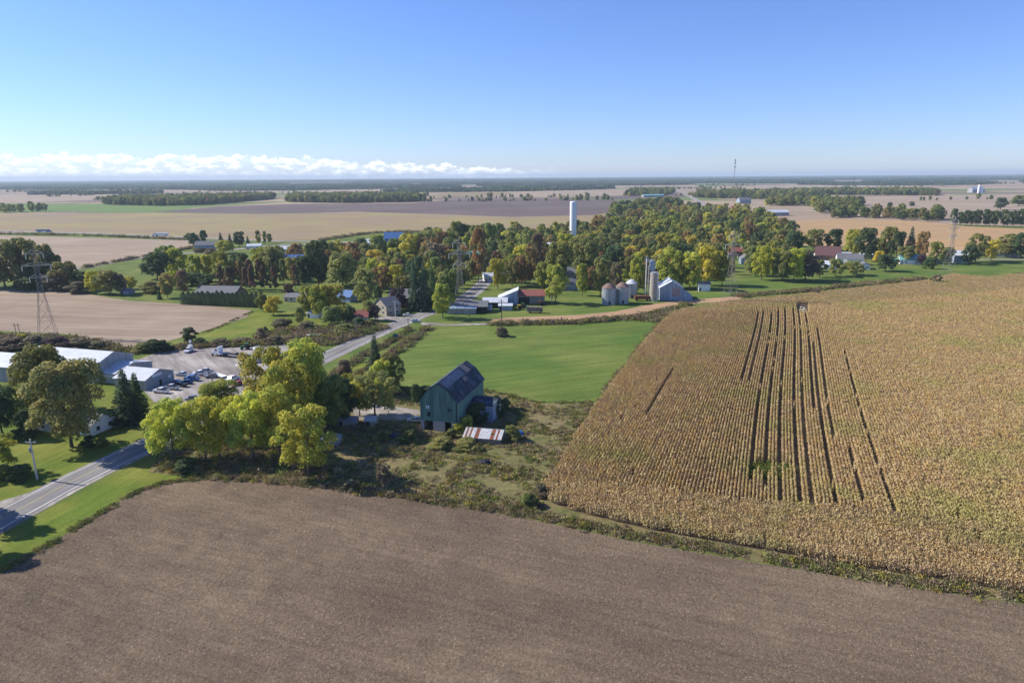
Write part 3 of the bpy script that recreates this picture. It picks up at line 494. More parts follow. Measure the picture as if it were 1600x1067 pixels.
w5 = house('bungalow', 'grey-roofed bungalow behind the big roadside maple', G(118, 668), A0, 21, 9, 2.9, 5.0, M_white, M_roofgrey, win=3, chim=True)
# houses by the side street and the village (pixel of base centre)
def h_(label, x, y, lx, ly, ze, zr, w_, r_, rz=A0, nm='house', cat='house', **k): return house(nm, label, G(x, y), rz, lx, ly, ze, zr, w_, r_, cat, **k)
h_('wide bungalow with grey hip-like roof behind the cedar hedge', 345, 462, 26, 12, 2.8, 6.0, M_brick, M_roofgrey, A0+R(8))
h_('dark little shed beside the yellow tree at field edge', 200, 459, 6, 5, 2.4, 3.6, M_bluegrey, M_roofgrey, nm='garden_shed', cat='shed', win=0)
h_('low grey-roofed bungalow beside the small red tree', 471, 470, 17, 9, 2.7, 4.6, M_cream, M_roofgrey, A0+R(5))
h_('cottage with red-brown roof beside the main road', 559, 502, 11, 9, 3.0, 5.6, M_cream, M_roofred, A0+R(20), chim=True)
h_('narrow stone house with steep gable facing the road', 606, 490, 9, 11, 5.2, 8.8, M_stone, M_roofgrey, A0+R(60), storeys=2)
h_('large grey-roofed brick house beside the tall dark spruces', 637, 478, 18, 13, 5.6, 9.6, M_brick, M_roofgrey, A0+R(10), storeys=2, chim=True)
h_('blue-roofed garage behind the roadside trees', 545, 470, 9, 9, 3.2, 6.2, M_bluegrey, M_roofblue, A0-R(10), nm='garage', cat='garage', win=1)
h_('white caravan shelter under the lime green tree', 492, 496, 6.5, 4, 2.7, 3.3, M_white, M_roofwhite, A0, nm='caravan_shelter', cat='shelter', win=0)
h_('long blue-grey farm shed beside the steel pylon', 733, 486, 20, 11, 3.4, 5.6, M_dark, M_roofgrey, A0+R(14), nm='farm_shed', cat='shed', win=0, door=False)
h_('pale-fronted low farm shed at the foot of the pylon', 722, 489.5, 15, 4.5, 3.0, 3.8, M_siding, M_bluegrey, A0+R(14), nm='farm_shed', cat='shed', win=0, door=False)
h_('white-roofed open farm shed next to the blue-grey shed', 774, 479, 13, 9, 3.2, 5.0, M_dark, M_roofwhite, A0+R(14), nm='farm_shed', cat='shed', win=0, door=False)
h_('tiny pale blue lean-to shed beside the red-roofed shed', 790, 484, 7, 5, 2.6, 3.4, M_bluegrey, M_roofwhite, A0+R(14), nm='lean_to_shed', cat='shed', win=0)
t = h_('machine shed with rust-red roof and white slanted wing', 830, 473, 15, 12, 5.0, 7.4, M_wood, M_roofred, A0+R(14), nm='machine_shed', cat='shed', win=0, door=False)
MB().extr([(-18.5, 0), (-7.55, 0), (-7.55, 8.0), (-18.5, 3.4)], -6.0, 5.5).build('wing_wall', M_bluegrey, t); MB().extr([(-19, 3.25), (-7.2, 8.2), (-7.2, 8.4), (-19, 3.45)], -6.5, 6.0).build('wing_roof', M_roofwhite, t); MB().box(-7.0, -1.0, -6.1, -5.98, 0, 4.2).build('bay_shade_panel', M_dark, t)  # near-black panel on the closed front wall paints the shade inside the bay
# grain elevator yard
M_binroof = plain('rusty_cone', (0.20, 0.135, 0.11), 0.8, var=0.3, scale=0.7)
def bin_(x, y, r, h, label, top=M_binroof, grp=None):
    t = thing('grain_bin', label, 'grain bin', G(x, y), 0, grp); pr = []
    for k in range(int(h/0.8)): pr += [(r, k*0.8), (r-0.05, k*0.8+0.4)]
    MB().lathe(pr+[(r, h)], 24).build('steel_wall', M_steel, t); MB().lathe([(r+0.15, h), (r*0.4, h+r*0.55), (0.35, h+r*0.62), (0.35, h+r*0.7), (0.01, h+r*0.7)], 24).build('cone_roof', top, t); MB().box(-0.5, 0.5, -r-0.06, -r+0.3, 0.2, 2.0).build('door', M_dark, t)
bin_(951, 475, 3.9, 9.3, 'galvanised grain bin with rusty cone roof, on the open grass side'); bin_(972, 473.5, 3.7, 9.6, 'galvanised grain bin with rusty cone roof, between bin and elevator'); bin_(986, 465, 3.5, 8.6, 'pale grain bin with white roof behind the rusty-roofed pair', M_roofwhite)
P = G(1021, 470); t = thing('concrete_silo', 'tall round concrete silo beside the blue-grey barn', 'silo', P); hS = top_h(1021, 470, 426)
for k in range(9): MB().lathe([(2.35, hS*k/9+0.02), (2.35, hS*(k+1)/9-0.1), (2.27, hS*(k+1)/9-0.08), (2.27, hS*(k+1)/9+0.02)], 20).build('stave_ring', mat('silo_concrete', (0.36, 0.33, 0.28), 0.9, 0.25, 0.7), t)
MB().lathe([(2.45, hS), (1.2, hS+0.5), (0.01, hS+0.7)], 20).build('cap', M_steel, t); MB().tube((1.5, -2.1, 0), (1.5, -2.1, hS), 0.22).build('chute', M_white, t)
P = G(1009, 466); t = thing('grain_elevator', 'slender grain elevator leg with boxy head above the silo', 'elevator', P); hE = top_h(1009, 466, 403)
MB().box(-0.55, -0.1, -0.3, 0.3, 0, hE).build('leg_casing', M_white, t); MB().box(0.9, 1.5, -0.3, 0.3, 0, hE*0.8).build('leg_casing', M_cream, t); MB().box(2.6, 3.6, -0.6, 0.6, 0, hE*0.72).build('support_shaft', M_steel, t)
MB().extr([(1.6, hE*0.70), (4.6, hE*0.70), (4.6, hE*0.90), (3.1, hE*0.95), (1.6, hE*0.90)], -1.2, 1.2).build('head_house', M_bluegrey, t); MB().box(-0.9, 0.6, -0.5, 0.5, hE, hE+0.9).build('leg_head', M_steel, t); MB().tube((0.2, 0, hE*0.95), (2.6, 0, hE*0.82), 0.2).build('spout', M_steel, t); MB().tube((3, 0, hE*0.7), (6.0, -0.5, 6), 0.2).build('spout', M_rust, t)
P = G(1003, 470); t = thing('grain_trailer', 'dark rusty grain trailer parked between bins and silo', 'trailer', P, A0+R(14)); MB().box(-4.2, 4.2, -1.2, 1.2, 1.0, 3.0).build('box', M_rust, t)
for x in (-3, 3): MB().wheel(x, -1.1, 0.5, 0.3).wheel(x, 1.1, 0.5, 0.3).build('wheel_pair', M_tyre, t)
t = h_('old blue-grey tin barn with white roof beside the silo', 1046, 466, 16, 13, 7.2, 11.2, M_bluegrey, M_roofwhite, A0+R(100), nm='tin_barn', cat='barn', win=0, door=False); MB().extr([(-6.51, 0), (-12, 0), (-12, 2.6), (-6.51, 5.2)], -7.6, 5, axis='x').build('lean_to', M_bluegrey, t)
MB().box(-8.08, -7.98, 1.0, 5.0, 0, 4.4).build('sliding_door', plain('faded_door', (0.20, 0.27, 0.36), 0.6), t); MB().box(-8.07, -7.98, -4.5, -0.5, 2.5, 7.5).build('rusty_panel', plain('faded_rust', (0.30, 0.25, 0.24), 0.8, var=0.3, scale=0.6), t)
h_('small white and grey shed near the elevator', 1099, 454, 7, 5, 4.4, 5.6, M_white, M_roofgrey, A0+R(14), nm='small_shed', cat='shed', win=0)
# east end of the village
t = h_('big brick hall with plum-red roof among the village trees', 1292, 409, 19, 13, 6.0, 12.5, M_brick, mat('plum_roof', (0.155, 0.080, 0.075), 0.7, 0.12, 0.6), R(-20), nm='village_hall', cat='hall', win=4, storeys=2); MB().box(-9.75, -9.5, -6.6, 6.6, 0, 6.2).build('white_gable', M_white, t)
EV = [('white bungalow with pale roof in front of the plum-roofed hall', 1292, 419, 15, 9, 3.2, 5.6, M_white, M_roofwhite), ('white steep-gabled house right of the plum-roofed hall', 1318, 412, 11, 9, 4.8, 8.4, M_white, M_roofgrey), ('dark-roofed white house behind the village garage', 1334, 413, 12, 9, 4.6, 8.0, M_white, M_roofgrey), ('white garage with grey roof on the open lawn edge', 1350, 420, 11, 7, 3.4, 5.0, M_white, M_roofgrey), ('long white-roofed shed behind the white houses', 1330, 402, 32, 9, 3.0, 4.2, M_siding, M_roofwhite), ('house with teal metal roof beside dark bush', 1421, 412, 16, 9, 3.6, 7.2, M_white, M_roofteal), ('small teal shed next to the teal-roofed house', 1404, 411, 8, 6, 2.6, 4.0, M_siding, M_roofteal), ('tall blue house with white gable behind the pylon', 1497, 410, 10, 11, 6.2, 9.6, M_bluegrey, M_roofwhite), ('long low mauve-grey house at the village road', 1568, 401, 24, 10, 4.2, 6.2, M_siding, M_roofgrey), ('tiny grey shed beside the east pylon', 1463, 411, 6, 5, 2.6, 3.8, M_siding, M_roofgrey), ('pale barn half hidden by thin trees', 1268, 424, 14, 8, 4.0, 6.6, M_siding, M_roofwhite), ('orange-brick cottage among the eastern trees', 1375, 401, 9, 8, 4.6, 7.6, plain('orange_brick', (0.45, 0.20, 0.10)), M_roofgrey)]
for (lb, x, y, lx, ly, ze_, zr_, w_, r_) in EV: h_(lb, x, y, lx, ly, ze_, zr_, w_, r_, R(random.choice([-14, -22, 70 if lx < 12 else -18])))
# village houses that show between the crowns
VH = [(863, 394, 9, 9, 6.5, 9.0, M_white, M_roofwhite, 'tall narrow white house below the water tower'), (846, 396, 11, 9, 4.8, 8.0, M_bluegrey, M_roofgrey, 'blue-grey house beside the tall white house'), (812, 398, 10, 8, 3.4, 6.0, M_white, M_roofwhite, 'white-roofed cottage among rust-coloured trees'), (806, 404, 10, 8, 4.6, 7.6, M_brick, M_roofgrey, 'brick house with grey gable in the village'), (960, 393, 13, 10, 5.0, 8.6, M_white, M_roofgrey, 'white gabled house with dark roof behind elevator trees'), (976, 389, 9, 8, 4.0, 6.8, M_white, M_roofwhite, 'bright white cottage behind elevator trees'), (1043, 392, 12, 9, 4.6, 7.6, M_white, M_roofgrey, 'white house with grey roof half hidden by leaning crowns'), (1096, 363, 14, 9, 4.6, 7.0, M_white, M_roofwhite, 'white-roofed house at the back of the village'), (1060, 363, 12, 9, 4.5, 7.5, M_cream, M_roofgrey, 'cream house deep in the village canopy'), (943, 376, 11, 9, 4.2, 7.0, M_cream, M_roofwhite, 'cream house with pale roof near the water tower'), (1180, 378, 13, 9, 3.4, 6.0, M_cream, M_roofteal, 'green-roofed bungalow at the orange field edge'), (1148, 400, 12, 9, 4.5, 7.6, M_brick, M_roofred, 'red-roofed cottage behind the middle pylon'), (1110, 432, 11, 9, 4.6, 8.2, plain('salmon_wall', (0.50, 0.30, 0.22)), M_roofgrey, 'salmon-coloured house between yellow trees'), (1165, 412, 13, 9, 4.4, 7.4, M_bluegrey, M_roofgrey, 'blue-grey house among trees behind middle pylon'), (770, 438, 13, 9, 3.4, 5.6, M_white, M_roofwhite, 'white house behind the yellow-green shade tree'), (792, 436, 11, 8, 3.4, 5.8, M_cream, M_roofwhite, 'cream house with bright roof near the shed yard'), (892, 452, 10, 9, 4.2, 7.2, M_bluegrey, M_roofgrey, 'small blue-grey house beside the lime tree row'), (898, 436, 11, 9, 4.8, 8.2, M_siding, M_roofgrey, 'grey gabled house above the lime trees'), (735, 402, 16, 9, 3.4, 5.2, M_siding, M_roofteal, 'pale green-roofed hall behind the pylon'), (712, 399, 12, 8, 3.2, 5.4, M_siding, M_roofwhite, 'white-roofed shed behind the tall pylon'), (760, 420, 11, 9, 4.4, 7.6, M_bluegrey, M_roofgrey, 'blue-grey house behind tall golden trees'), (690, 400, 10, 8, 4.0, 6.6, M_white, M_roofgrey, 'small white house at the western village trees'), (1010, 420, 11, 9, 4.2, 7.2, M_white, M_roofgrey, 'white house behind the elevator')]
for (x, y, lx, ly, ze_, zr_, w_, r_, lb) in VH: h_(lb, x, y, lx, ly, ze_, zr_, w_, r_, R(random.choice([12, -8, 5, 80])))
WV = [(325, 389, 22, 12, 4.4, 8.0, M_bluegrey, M_roofgrey, 'grey farmhouse inside the dark tree clump by the highway'), (449, 397, 22, 13, 5.0, 7.6, M_siding, M_roofwhite, 'white-roofed drive shed north of the red maples'), (462, 413, 17, 11, 4.4, 8.0, M_white, M_roofblue, 'white house with dark blue roof behind red maples'), (594, 386, 26, 14, 5.0, 8.6, M_bluegrey, M_roofwhite, 'white-roofed barn beside the tall blue barn'), (616, 386, 19, 15, 9.5, 15, plain('cobalt_siding', (0.12, 0.24, 0.50)), M_roofblue, 'tall blue barn at the edge of the big field'), (570, 401, 18, 10, 3.2, 5.2, M_siding, M_roofgrey, 'low grey house below the white-roofed barn'), (398, 389, 14, 9, 3.4, 5.2, M_white, M_roofwhite, 'small pale shed beside the curving concrete road'), (1162, 318, 30, 18, 9, 15, M_bluegrey, M_roofgrey, 'lone grey barn far behind the village'), (1215, 337, 34, 16, 6, 10, M_siding, M_roofwhite, 'cluster barn with pale roof beyond the village'), (1150, 331, 20, 14, 6, 11, M_brick, M_roofred, 'dark red-brick farmhouse behind the village'), (1525, 301, 50, 24, 12, 20, M_siding, M_bluegrey, 'far dairy barn beside tall white silos'), (1210, 283, 70, 26, 10, 16, M_white, M_roofwhite, 'distant white farm building near the horizon'), (690, 297, 130, 30, 8, 14, M_white, M_roofwhite, 'distant long white barn between two woods'), (1020, 308, 70, 22, 6, 9, M_siding, M_roofteal, 'long teal-roofed barn in the far fields'), (1390, 282, 60, 26, 10, 18, M_white, M_roofwhite, 'tiny white barn on the far horizon')]
for (x, y, lx, ly, ze_, zr_, w_, r_, lb) in WV: h_(lb, x, y, lx, ly, ze_, zr_, w_, r_, R(8), nm='barn' if 'barn' in lb else 'house', cat='barn' if 'barn' in lb else 'house')
for x, hh in ((1529, 30), (1534, 22)): MB().lathe([(4.5, 0), (4.5, hh*0.85), (3, hh*0.96), (0.1, hh)], 16, c=(*G(x, 302), 0)).build('silo', M_white); tag(bpy.context.scene.objects[-1] if False else COL.objects[-1], 'taller white silo at the far dairy barn' if x == 1529 else 'shorter white silo at the far dairy barn', 'silo')
# water tower
P = G(895, 377); hT = top_h(895, 377, 315); t = thing('water_tower', 'tall white standpipe water tower rising above the village trees', 'water tower', P); rT = 5.2*depth(895, 377)/F
HOUSES.append((P[0], P[1], 26)); MB().lathe([(rT, 0.6), (rT, hT*0.50), (rT*0.985, hT*0.505), (rT, hT*0.51), (rT, hT-0.6), (rT*0.9, hT-0.05), (rT*0.3, hT+0.25), (0.05, hT+0.3)], 32).build('standpipe', plain('tower_white', (0.80, 0.82, 0.84), 0.35), t); MB().lathe([(rT+0.6, 0), (rT+0.6, 0.6)], 32).build('footing', M_concrete, t); MB().box(rT, rT+0.25, -0.25, 0.25, 3, hT+0.8).build('ladder', M_steel, t); MB().lathe([(0.5, hT+0.3), (0.5, hT+1.1), (0.02, hT+1.3)], 10).build('vent', M_steel, t)
# telecom mast on the horizon
P = G(1146, 296); hM = top_h(1146, 296, 250); t = thing('telecom_mast', 'distant dark telecom mast standing against the sky', 'mast', P); mb = MB()
for k in range(3): aa = k*2.094; mb.tube((2.4*math.cos(aa), 2.4*math.sin(aa), 0), (1.3*math.cos(aa), 1.3*math.sin(aa), hM), 0.45)
mb.build('mast_frame', M_lattice, t)
for z in (0.99, 0.90, 0.76): MB().lathe([(3.4, hM*z-3), (3.8, hM*z-1.5), (3.8, hM*z+2), (3.0, hM*z+3)], 8).build('antenna_ring', M_black, t)

# ------------------------------------------------------------------ lattice pylons and wires
def pylon_meshes(hh):
    out = {}; mb = MB(); lv = [(0, 3.6), (hh*0.16, 2.7), (hh*0.31, 1.95), (hh*0.44, 1.35), (hh*0.56, 0.95), (hh*0.68, 0.85), (hh*0.80, 0.75), (hh*0.91, 0.6), (hh, 0.12)]; r = 0.065
    for (z0, w0), (z1, w1) in zip(lv, lv[1:]):
        c0 = [(sx*w0, sy*w0, z0) for sx, sy in ((-1, -1), (1, -1), (1, 1), (-1, 1))]; c1 = [(sx*w1, sy*w1, z1) for sx, sy in ((-1, -1), (1, -1), (1, 1), (-1, 1))]
        for k in range(4): j = (k+1) % 4; mb.tube(c0[k], c1[k], r*1.25, r*1.25, 4); mb.tube(c0[k], c1[j], r*0.7, None, 4); mb.tube(c0[j], c1[k], r*0.7, None, 4); mb.tube(c1[k], c1[j], r*0.8, None, 4)
    out['tower_frame'] = mb.mesh('tower_frame', M_lattice); arms = []
    for z, l_ in ((0.66, 3.4), (0.79, 5.6), (0.92, 3.4)):
        m2 = MB()
        for s in (-1, 1):
            for y in (-0.5, 0.5): m2.tube((s*0.6, y, hh*z), (s*l_, 0, hh*z+0.15), 0.12, None, 4); m2.tube((s*0.6, y, hh*z+1.5), (s*l_, 0, hh*z+0.2), 0.09, None, 4)
        m2.box(-l_, l_, -0.14, 0.14, hh*z-0.02, hh*z+0.2); arms.append((m2.mesh('crossarm', plain('arm_steel', (0.42, 0.42, 0.40), 0.5)), l_, hh*z))
    out['arms'] = arms; ins = MB().lathe([(0.05, 0), (0.16, -0.2), (0.16, -2.0), (0.05, -2.3)], 6).mesh('insulator', plain('insulator_glass', (0.62, 0.62, 0.58), 0.3)); out['ins'] = ins; return out
PY = pylon_meshes(41.0); PP = [((75, 525), 'steel lattice pylon standing behind the warehouses at stubble edge'), ((720, 496), 'steel lattice pylon beside the farm sheds and junction'), ((1140, 474), 'steel lattice pylon at the corn field corner beside the elevator'), ((1481, 429), 'steel lattice pylon on the green behind the corn, near blue house')]
PW = []; 
for (q, lb) in PP: PW.append(G(*q))
PW = [(2*PW[0][0]-PW[1][0], 2*PW[0][1]-PW[1][1])]+PW+[(2*PW[3][0]-PW[2][0], 2*PW[3][1]-PW[2][1]+60)]
for i, (q, lb) in enumerate(PP):
    d = np.array(PW[i+2])-np.array(PW[i]); an_ = math.atan2(d[1], d[0])+R(90) if i else RD+R(60)
    an_ = R(12)-R(2*i)+R(14); t = thing('pylon', lb, 'pylon', PW[i+1], an_, 'steel lattice pylons'); link('tower_frame', PY['tower_frame'], t)
    for me, l_, z in PY['arms']:
        c = link('crossarm', me, t)
        for s in (-1, 1): o = link('insulator', PY['ins'], c); o.location = (s*l_*0.97, 0, z)
# ------------------------------------------------------------------ poles, fence posts, signs
def pole(x, by, ty, label, grp=None, arm=True, m=None):
    t = thing('utility_pole', label, 'pole', G(x, by), A0+R(15), grp); hh = top_h(x, by, ty); MB().tube((0, 0, -0.2), (0, 0, hh), 0.24, 0.17, 8).build('post', m or M_wood, t)
    if arm:
        MB().box(-1.3, 1.3, -0.07, 0.07, hh-0.9, hh-0.72).build('crossarm', m or M_wood, t)
        for s in (-1.1, 0.0, 1.1): MB().lathe([(0.05, hh-0.72), (0.09, hh-0.55), (0.03, hh-0.4)], 6, c=(s, 0.0 if s else 0.15, 0)).build('insulator', M_white, t)
    return t
M_palepole = plain('pale_pole', (0.55, 0.53, 0.50), 0.8)
t = pole(58, 749, 686, 'pale utility pole with transformer on the roadside lawn', m=M_palepole); MB().lathe([(0.28, 7.0), (0.28, 8.1), (0.1, 8.3)], 10, c=(-0.42, 0, 0)).build('transformer', M_steel, t)
pole(784, 522, 468, 'lone wooden pole with crossarm rising from bush in hay field', m=plain('dark_pole', (0.085, 0.065, 0.05), 0.9)); pole(618, 495, 470, 'pale pole at the side lane beside the stone house', m=M_palepole); pole(638, 516, 497, 'short wooden pole beside the road junction'); pole(557, 522, 498, 'dark wooden pole in the scrub left of the road', arm=False); pole(664, 481, 455, 'wooden pole beneath the tall spruces', m=M_palepole); pole(862, 474, 443, 'pale pole in front of the round lime tree', m=M_palepole); pole(332, 600, 583, 'thin dark pole in the gravel yard', arm=True)
P = G(27, 527); t = thing('pole_pair', 'pair of weathered wooden posts behind the warehouses', 'pole', P)
for x in (0, 1.6): MB().tube((x, 0, 0), (x-0.5, 0, 6.6), 0.16, 0.13, 7).build('post', M_wood, t)
MB().box(-1.2, 2.2, -0.08, 0.08, 5.6, 5.8).build('crossarm', M_wood, t)
t = thing('road_sign', 'green double road sign on posts beside the road', 'sign', G(618, 532), R(-14)); M_sg = plain('sign_green', (0.03, 0.16, 0.13), 0.4)
MB().box(-1.15, -0.05, -0.05, 0.0, 1.4, 3.1).build('panel', M_sg, t); MB().box(0.05, 1.15, -0.05, 0.0, 1.4, 3.1).build('panel', M_sg, t)
for x in (-0.6, 0.6): MB().box(x-0.05, x+0.05, 0.0, 0.08, 0, 3.0).build('post', M_steel, t)
for i in range(14):
    q = G(684-i*9.3, 512+i*5.4); t = MB().tube((q[0], q[1], 0), (q[0], q[1], 1.4), 0.09, 0.08, 6).build('fence_post', M_wood); tag(t, 'grey wooden fence post along the road edge of the hay field', 'fence post', 'hay field fence posts')

# ------------------------------------------------------------------ vehicles
def paint(c, nm): return plain('paint_'+nm, c, 0.25, spec=0.5)
CP = {'white': (0.75, 0.76, 0.78), 'silver': (0.45, 0.47, 0.50), 'navy': (0.02, 0.05, 0.14), 'blue': (0.05, 0.15, 0.38), 'black': (0.02, 0.02, 0.025), 'grey': (0.18, 0.19, 0.21), 'red': (0.35, 0.03, 0.04), 'pale': (0.45, 0.58, 0.66)}
def car(pos, rz, c, label, kind='pickup', grp=None):
    t = thing('pickup_truck' if kind == 'pickup' else 'parked_car', label, 'pickup' if kind == 'pickup' else 'car', pos, rz, grp); m = paint(CP[c], c); w = 0.95 if kind == 'pickup' else 0.88
    if kind == 'pickup':
        body = MB().extr([(-2.8, 0.5), (2.75, 0.45), (2.8, 0.9), (2.6, 1.12), (1.25, 1.22), (-2.8, 1.2)], -w, w); cab = [(1.3, 1.2), (0.65, 1.82), (-0.75, 1.85), (-0.95, 1.2)]
        MB().box(-2.65, -1.05, -w+0.12, w-0.12, 1.19, 1.215).build('bed', M_black, t)
    else: body = MB().extr([(-2.2, 0.4), (2.2, 0.38), (2.25, 0.7), (2.05, 0.85), (1.0, 0.98), (-2.0, 1.0), (-2.25, 0.85)], -w, w); cab = [(1.1, 0.95), (0.35, 1.45), (-1.1, 1.48), (-1.9, 0.98)]
    body.build('body', m, t); g = MB(); n = len(cab); i = 0
    g.extr(cab, -w*0.86, w*0.86).build('cabin_glass', M_glass, t); (x0, z0), (x1, z1), (x2, z2), (x3, z3) = cab
    MB().extr([(x1+0.05, z1), (x2-0.05, z2), (x2-0.02, z2+0.06), (x1, z1+0.06)][::-1], -w*0.88, w*0.88).build('roof', m, t)
    for xx in ((x1+x2)/2-0.05,): MB().extr([(xx, z0), (xx+0.14, z0), (xx+0.14, z1), (xx, z1)], -w*0.87, w*0.87).build('pillar', m, t)
    for xx in ((1.75, -1.75) if kind == 'pickup' else (1.4, -1.35)):
        for s in (-1, 1): wl = MB().wheel(xx, s*(w-0.08), 0.40 if kind == 'pickup' else 0.33, 0.26).build('wheel', M_tyre, t); MB().wheel(xx, s*(w+0.055), 0.22, 0.02, 10).build('rim', M_rim, wl).location = (0, 0, 0.18 if kind == 'pickup' else 0.11)
    fx = 2.79 if kind == 'pickup' else 2.22
    for s in (-1, 1): MB().box(fx-0.05, fx+0.02, s*0.62-0.18, s*0.62+0.18, 0.66, 0.82).build('headlight', M_white, t)
    return t
for (x, y, c, k, lb, dr) in ((252, 614, 'white', 'pickup', 'white pickup at the end of the parked row by the shop gable', 0), (268, 608.5, 'silver', 'pickup', 'silver pickup second in the row beside the shop gable', 0), (281, 604, 'black', 'pickup', 'black pickup in the middle of the parked row', 0), (292, 599.5, 'navy', 'car', 'navy car between the black and the blue vehicles', 0), (300, 594.5, 'blue', 'pickup', 'blue pickup in the parked row on gravel', 0), (284, 587, 'pale', 'car', 'pale blue car close to the shop wall corner', 0), (301, 590, 'silver', 'car', 'silver car between pale blue car and white pickup', 0), (312, 586.5, 'white', 'pickup', 'white pickup at the yard end of the parked row', 0), (322, 583, 'silver', 'pickup', 'silver pickup nearest the open gravel beyond the white one', 0), (275, 600, 'blue', 'car', 'blue car tucked against the shop wall', 0), (330, 590, 'grey', 'car', 'grey car alone beside the thin dark pole', 30), (363, 595, 'white', 'pickup', 'white pickup facing the red car in the yard', 75), (371, 602, 'red', 'car', 'dark red car beside the white pickup in the yard', 70), (300, 625, 'grey', 'car', 'grey car half hidden behind the yellow tree', 40), (374, 624, 'silver', 'car', 'silver car at the yard entrance behind the grove', 35), (384, 621, 'black', 'car', 'black car at the yard entrance behind the grove', 35), (648, 659, 'silver', 'car', 'silver car parked beside the green barn', 10), (636, 494, 'white', 'car', 'white car parked on the side lane grass', 8), (650, 503.5, 'pale', 'car', 'light blue car driving on the road at the junction', 190)):
    car((*G(x, y), 0.055 if y > 560 else 0.08), A0+R(180+dr) if dr < 100 else A0+R(dr-180), c, lb, k)
def semi(pos, rz, label, trailer='flat', c='white'):
    t = thing('semi_truck', label, 'truck', pos, rz); m = paint(CP[c], c); MB().extr([(0, 1.0), (6.2, 1.0), (6.3, 1.6), (6.1, 2.0), (4.7, 2.2), (4.2, 3.0), (2.6, 3.95), (1.9, 3.95), (1.9, 1.3), (0, 1.2)], -1.15, 1.15).build('tractor_body', m, t)
    MB().extr([(4.75, 2.25), (4.28, 3.0), (4.22, 3.0), (4.7, 2.22)], -1.0, 1.0).build('windscreen', M_glass, t); MB().box(3.0, 4.0, -1.17, 1.17, 2.3, 2.95).build('side_window', M_glass, t)
    if trailer == 'flat': MB().box(-11.5, 0.8, -1.25, 1.25, 1.25, 1.5).build('flatbed', M_black, t); MB().box(-6, -3.5, -1.0, 1.0, 1.5, 2.1).build('load', M_wood, t)
    else: MB().box(-13.5, 1.6, -1.28, 1.28, 1.2, 4.0).build('trailer_box', M_white if trailer == 'box' else M_bluegrey, t)
    for x in (5.4, 1.4, 0.2, -9.5, -10.8):
        for s in (-1, 1): MB().wheel(x, s*1.05, 0.5, 0.35).build('wheel', M_tyre, t)
    return t
semi((*G(352, 557), 0.055), A0+R(180-4), 'white semi tractor with dark flatbed trailer in the gravel yard')
semi((*G(246, 369.3), 0.17), R(182), 'white box-trailer truck on the far highway', 'box'); semi((*G(73, 363.2), 0.17), R(2), 'blue-trailer truck on the far highway by the tall trees', 'blue', 'blue')
t = car((*G(295, 550), 0.055), A0+R(-70), 'white', 'white bucket truck standing alone in the gravel yard'); MB().box(-2.6, -1.1, -0.8, 0.8, 1.2, 2.4).build('service_body', M_white, t); MB().tube((-1.5, 0, 2.4), (-2.4, 0, 3.6), 0.15).build('boom', M_white, t); MB().box(-2.9, -2.1, -0.4, 0.4, 3.4, 4.3).build('bucket', M_white, t)
def tractor(pos, rz, label, c=None, wc=None):
    t = thing('farm_tractor', label, 'tractor', pos, rz, None); m = c or M_agreen; MB().extr([(-0.6, 0.8), (2.0, 0.8), (2.1, 1.5), (0.4, 1.7), (-0.6, 1.3)], -0.45, 0.45).build('hood', m, t); MB().extr([(-1.3, 1.2), (0.35, 1.2), (0.25, 2.5), (-1.1, 2.5)], -0.7, 0.7).build('cab', M_glass, t); MB().box(-1.3, 0.4, -0.8, 0.8, 2.5, 2.62).build('cab_roof', m, t)
    for s in (-1, 1): wl = MB().wheel(-0.9, s*0.95, 0.85, 0.5).build('wheel', M_tyre, t); MB().wheel(1.5, s*0.85, 0.5, 0.35).build('wheel', M_tyre, t)
    return t
for (x, y, lb, m_) in ((384, 546, 'small green tractor behind the semi trailer', None), (393, 565, 'green tractor beside the white loading slab', None), (818, 481, 'green tractor among machinery at the red-roofed shed', None), (810, 484, 'yellow tractor among machinery at the red-roofed shed', M_amber), (819, 473, 'red combine-like tractor at the open bay of the machine shed', M_red), (845, 477, 'rusty red tractor right of the hay wagon', M_rust)): tractor((*G(x, y), 0.05), random.uniform(0, 6), lb, m_)
t = thing('storage_tank', 'upright pale steel tank beside the semi trailer', 'tank', (*G(404, 566), 0.05)); hh = top_h(404, 566, 541); MB().lathe([(1.7, 0.4), (1.7, hh-0.9), (1.2, hh-0.2), (0.1, hh)], 20).build('shell', M_steel, t)
for k in range(4): aa = k*1.57+0.6; MB().tube((1.5*math.cos(aa), 1.5*math.sin(aa), 0), (1.5*math.cos(aa), 1.5*math.sin(aa), 1.2), 0.12).build('leg', M_steel, t)
t = thing('loading_slab', 'white concrete loading slab lying in the gravel yard', 'slab', (*G(386, 569), 0.05), A0+R(20)); MB().extr([(-4, 0), (3.5, 0), (3.5, 0.4), (-2.5, 0.3)], -2.2, 2.2).build('slab', M_white, t)
t = thing('flat_trailer', 'empty white flat trailer beside the white pickup in yard', 'trailer', (*G(344, 589), 0.05), A0+R(160)); MB().box(-3, 3, -1.1, 1.1, 0.6, 0.75).build('deck', M_white, t); MB().tube((3, 0, 0.65), (4.6, 0, 0.5), 0.07).build('tongue', M_steel, t)
for s in (-1, 1): MB().wheel(-0.6, s*1.2, 0.36, 0.22).build('wheel', M_tyre, t)
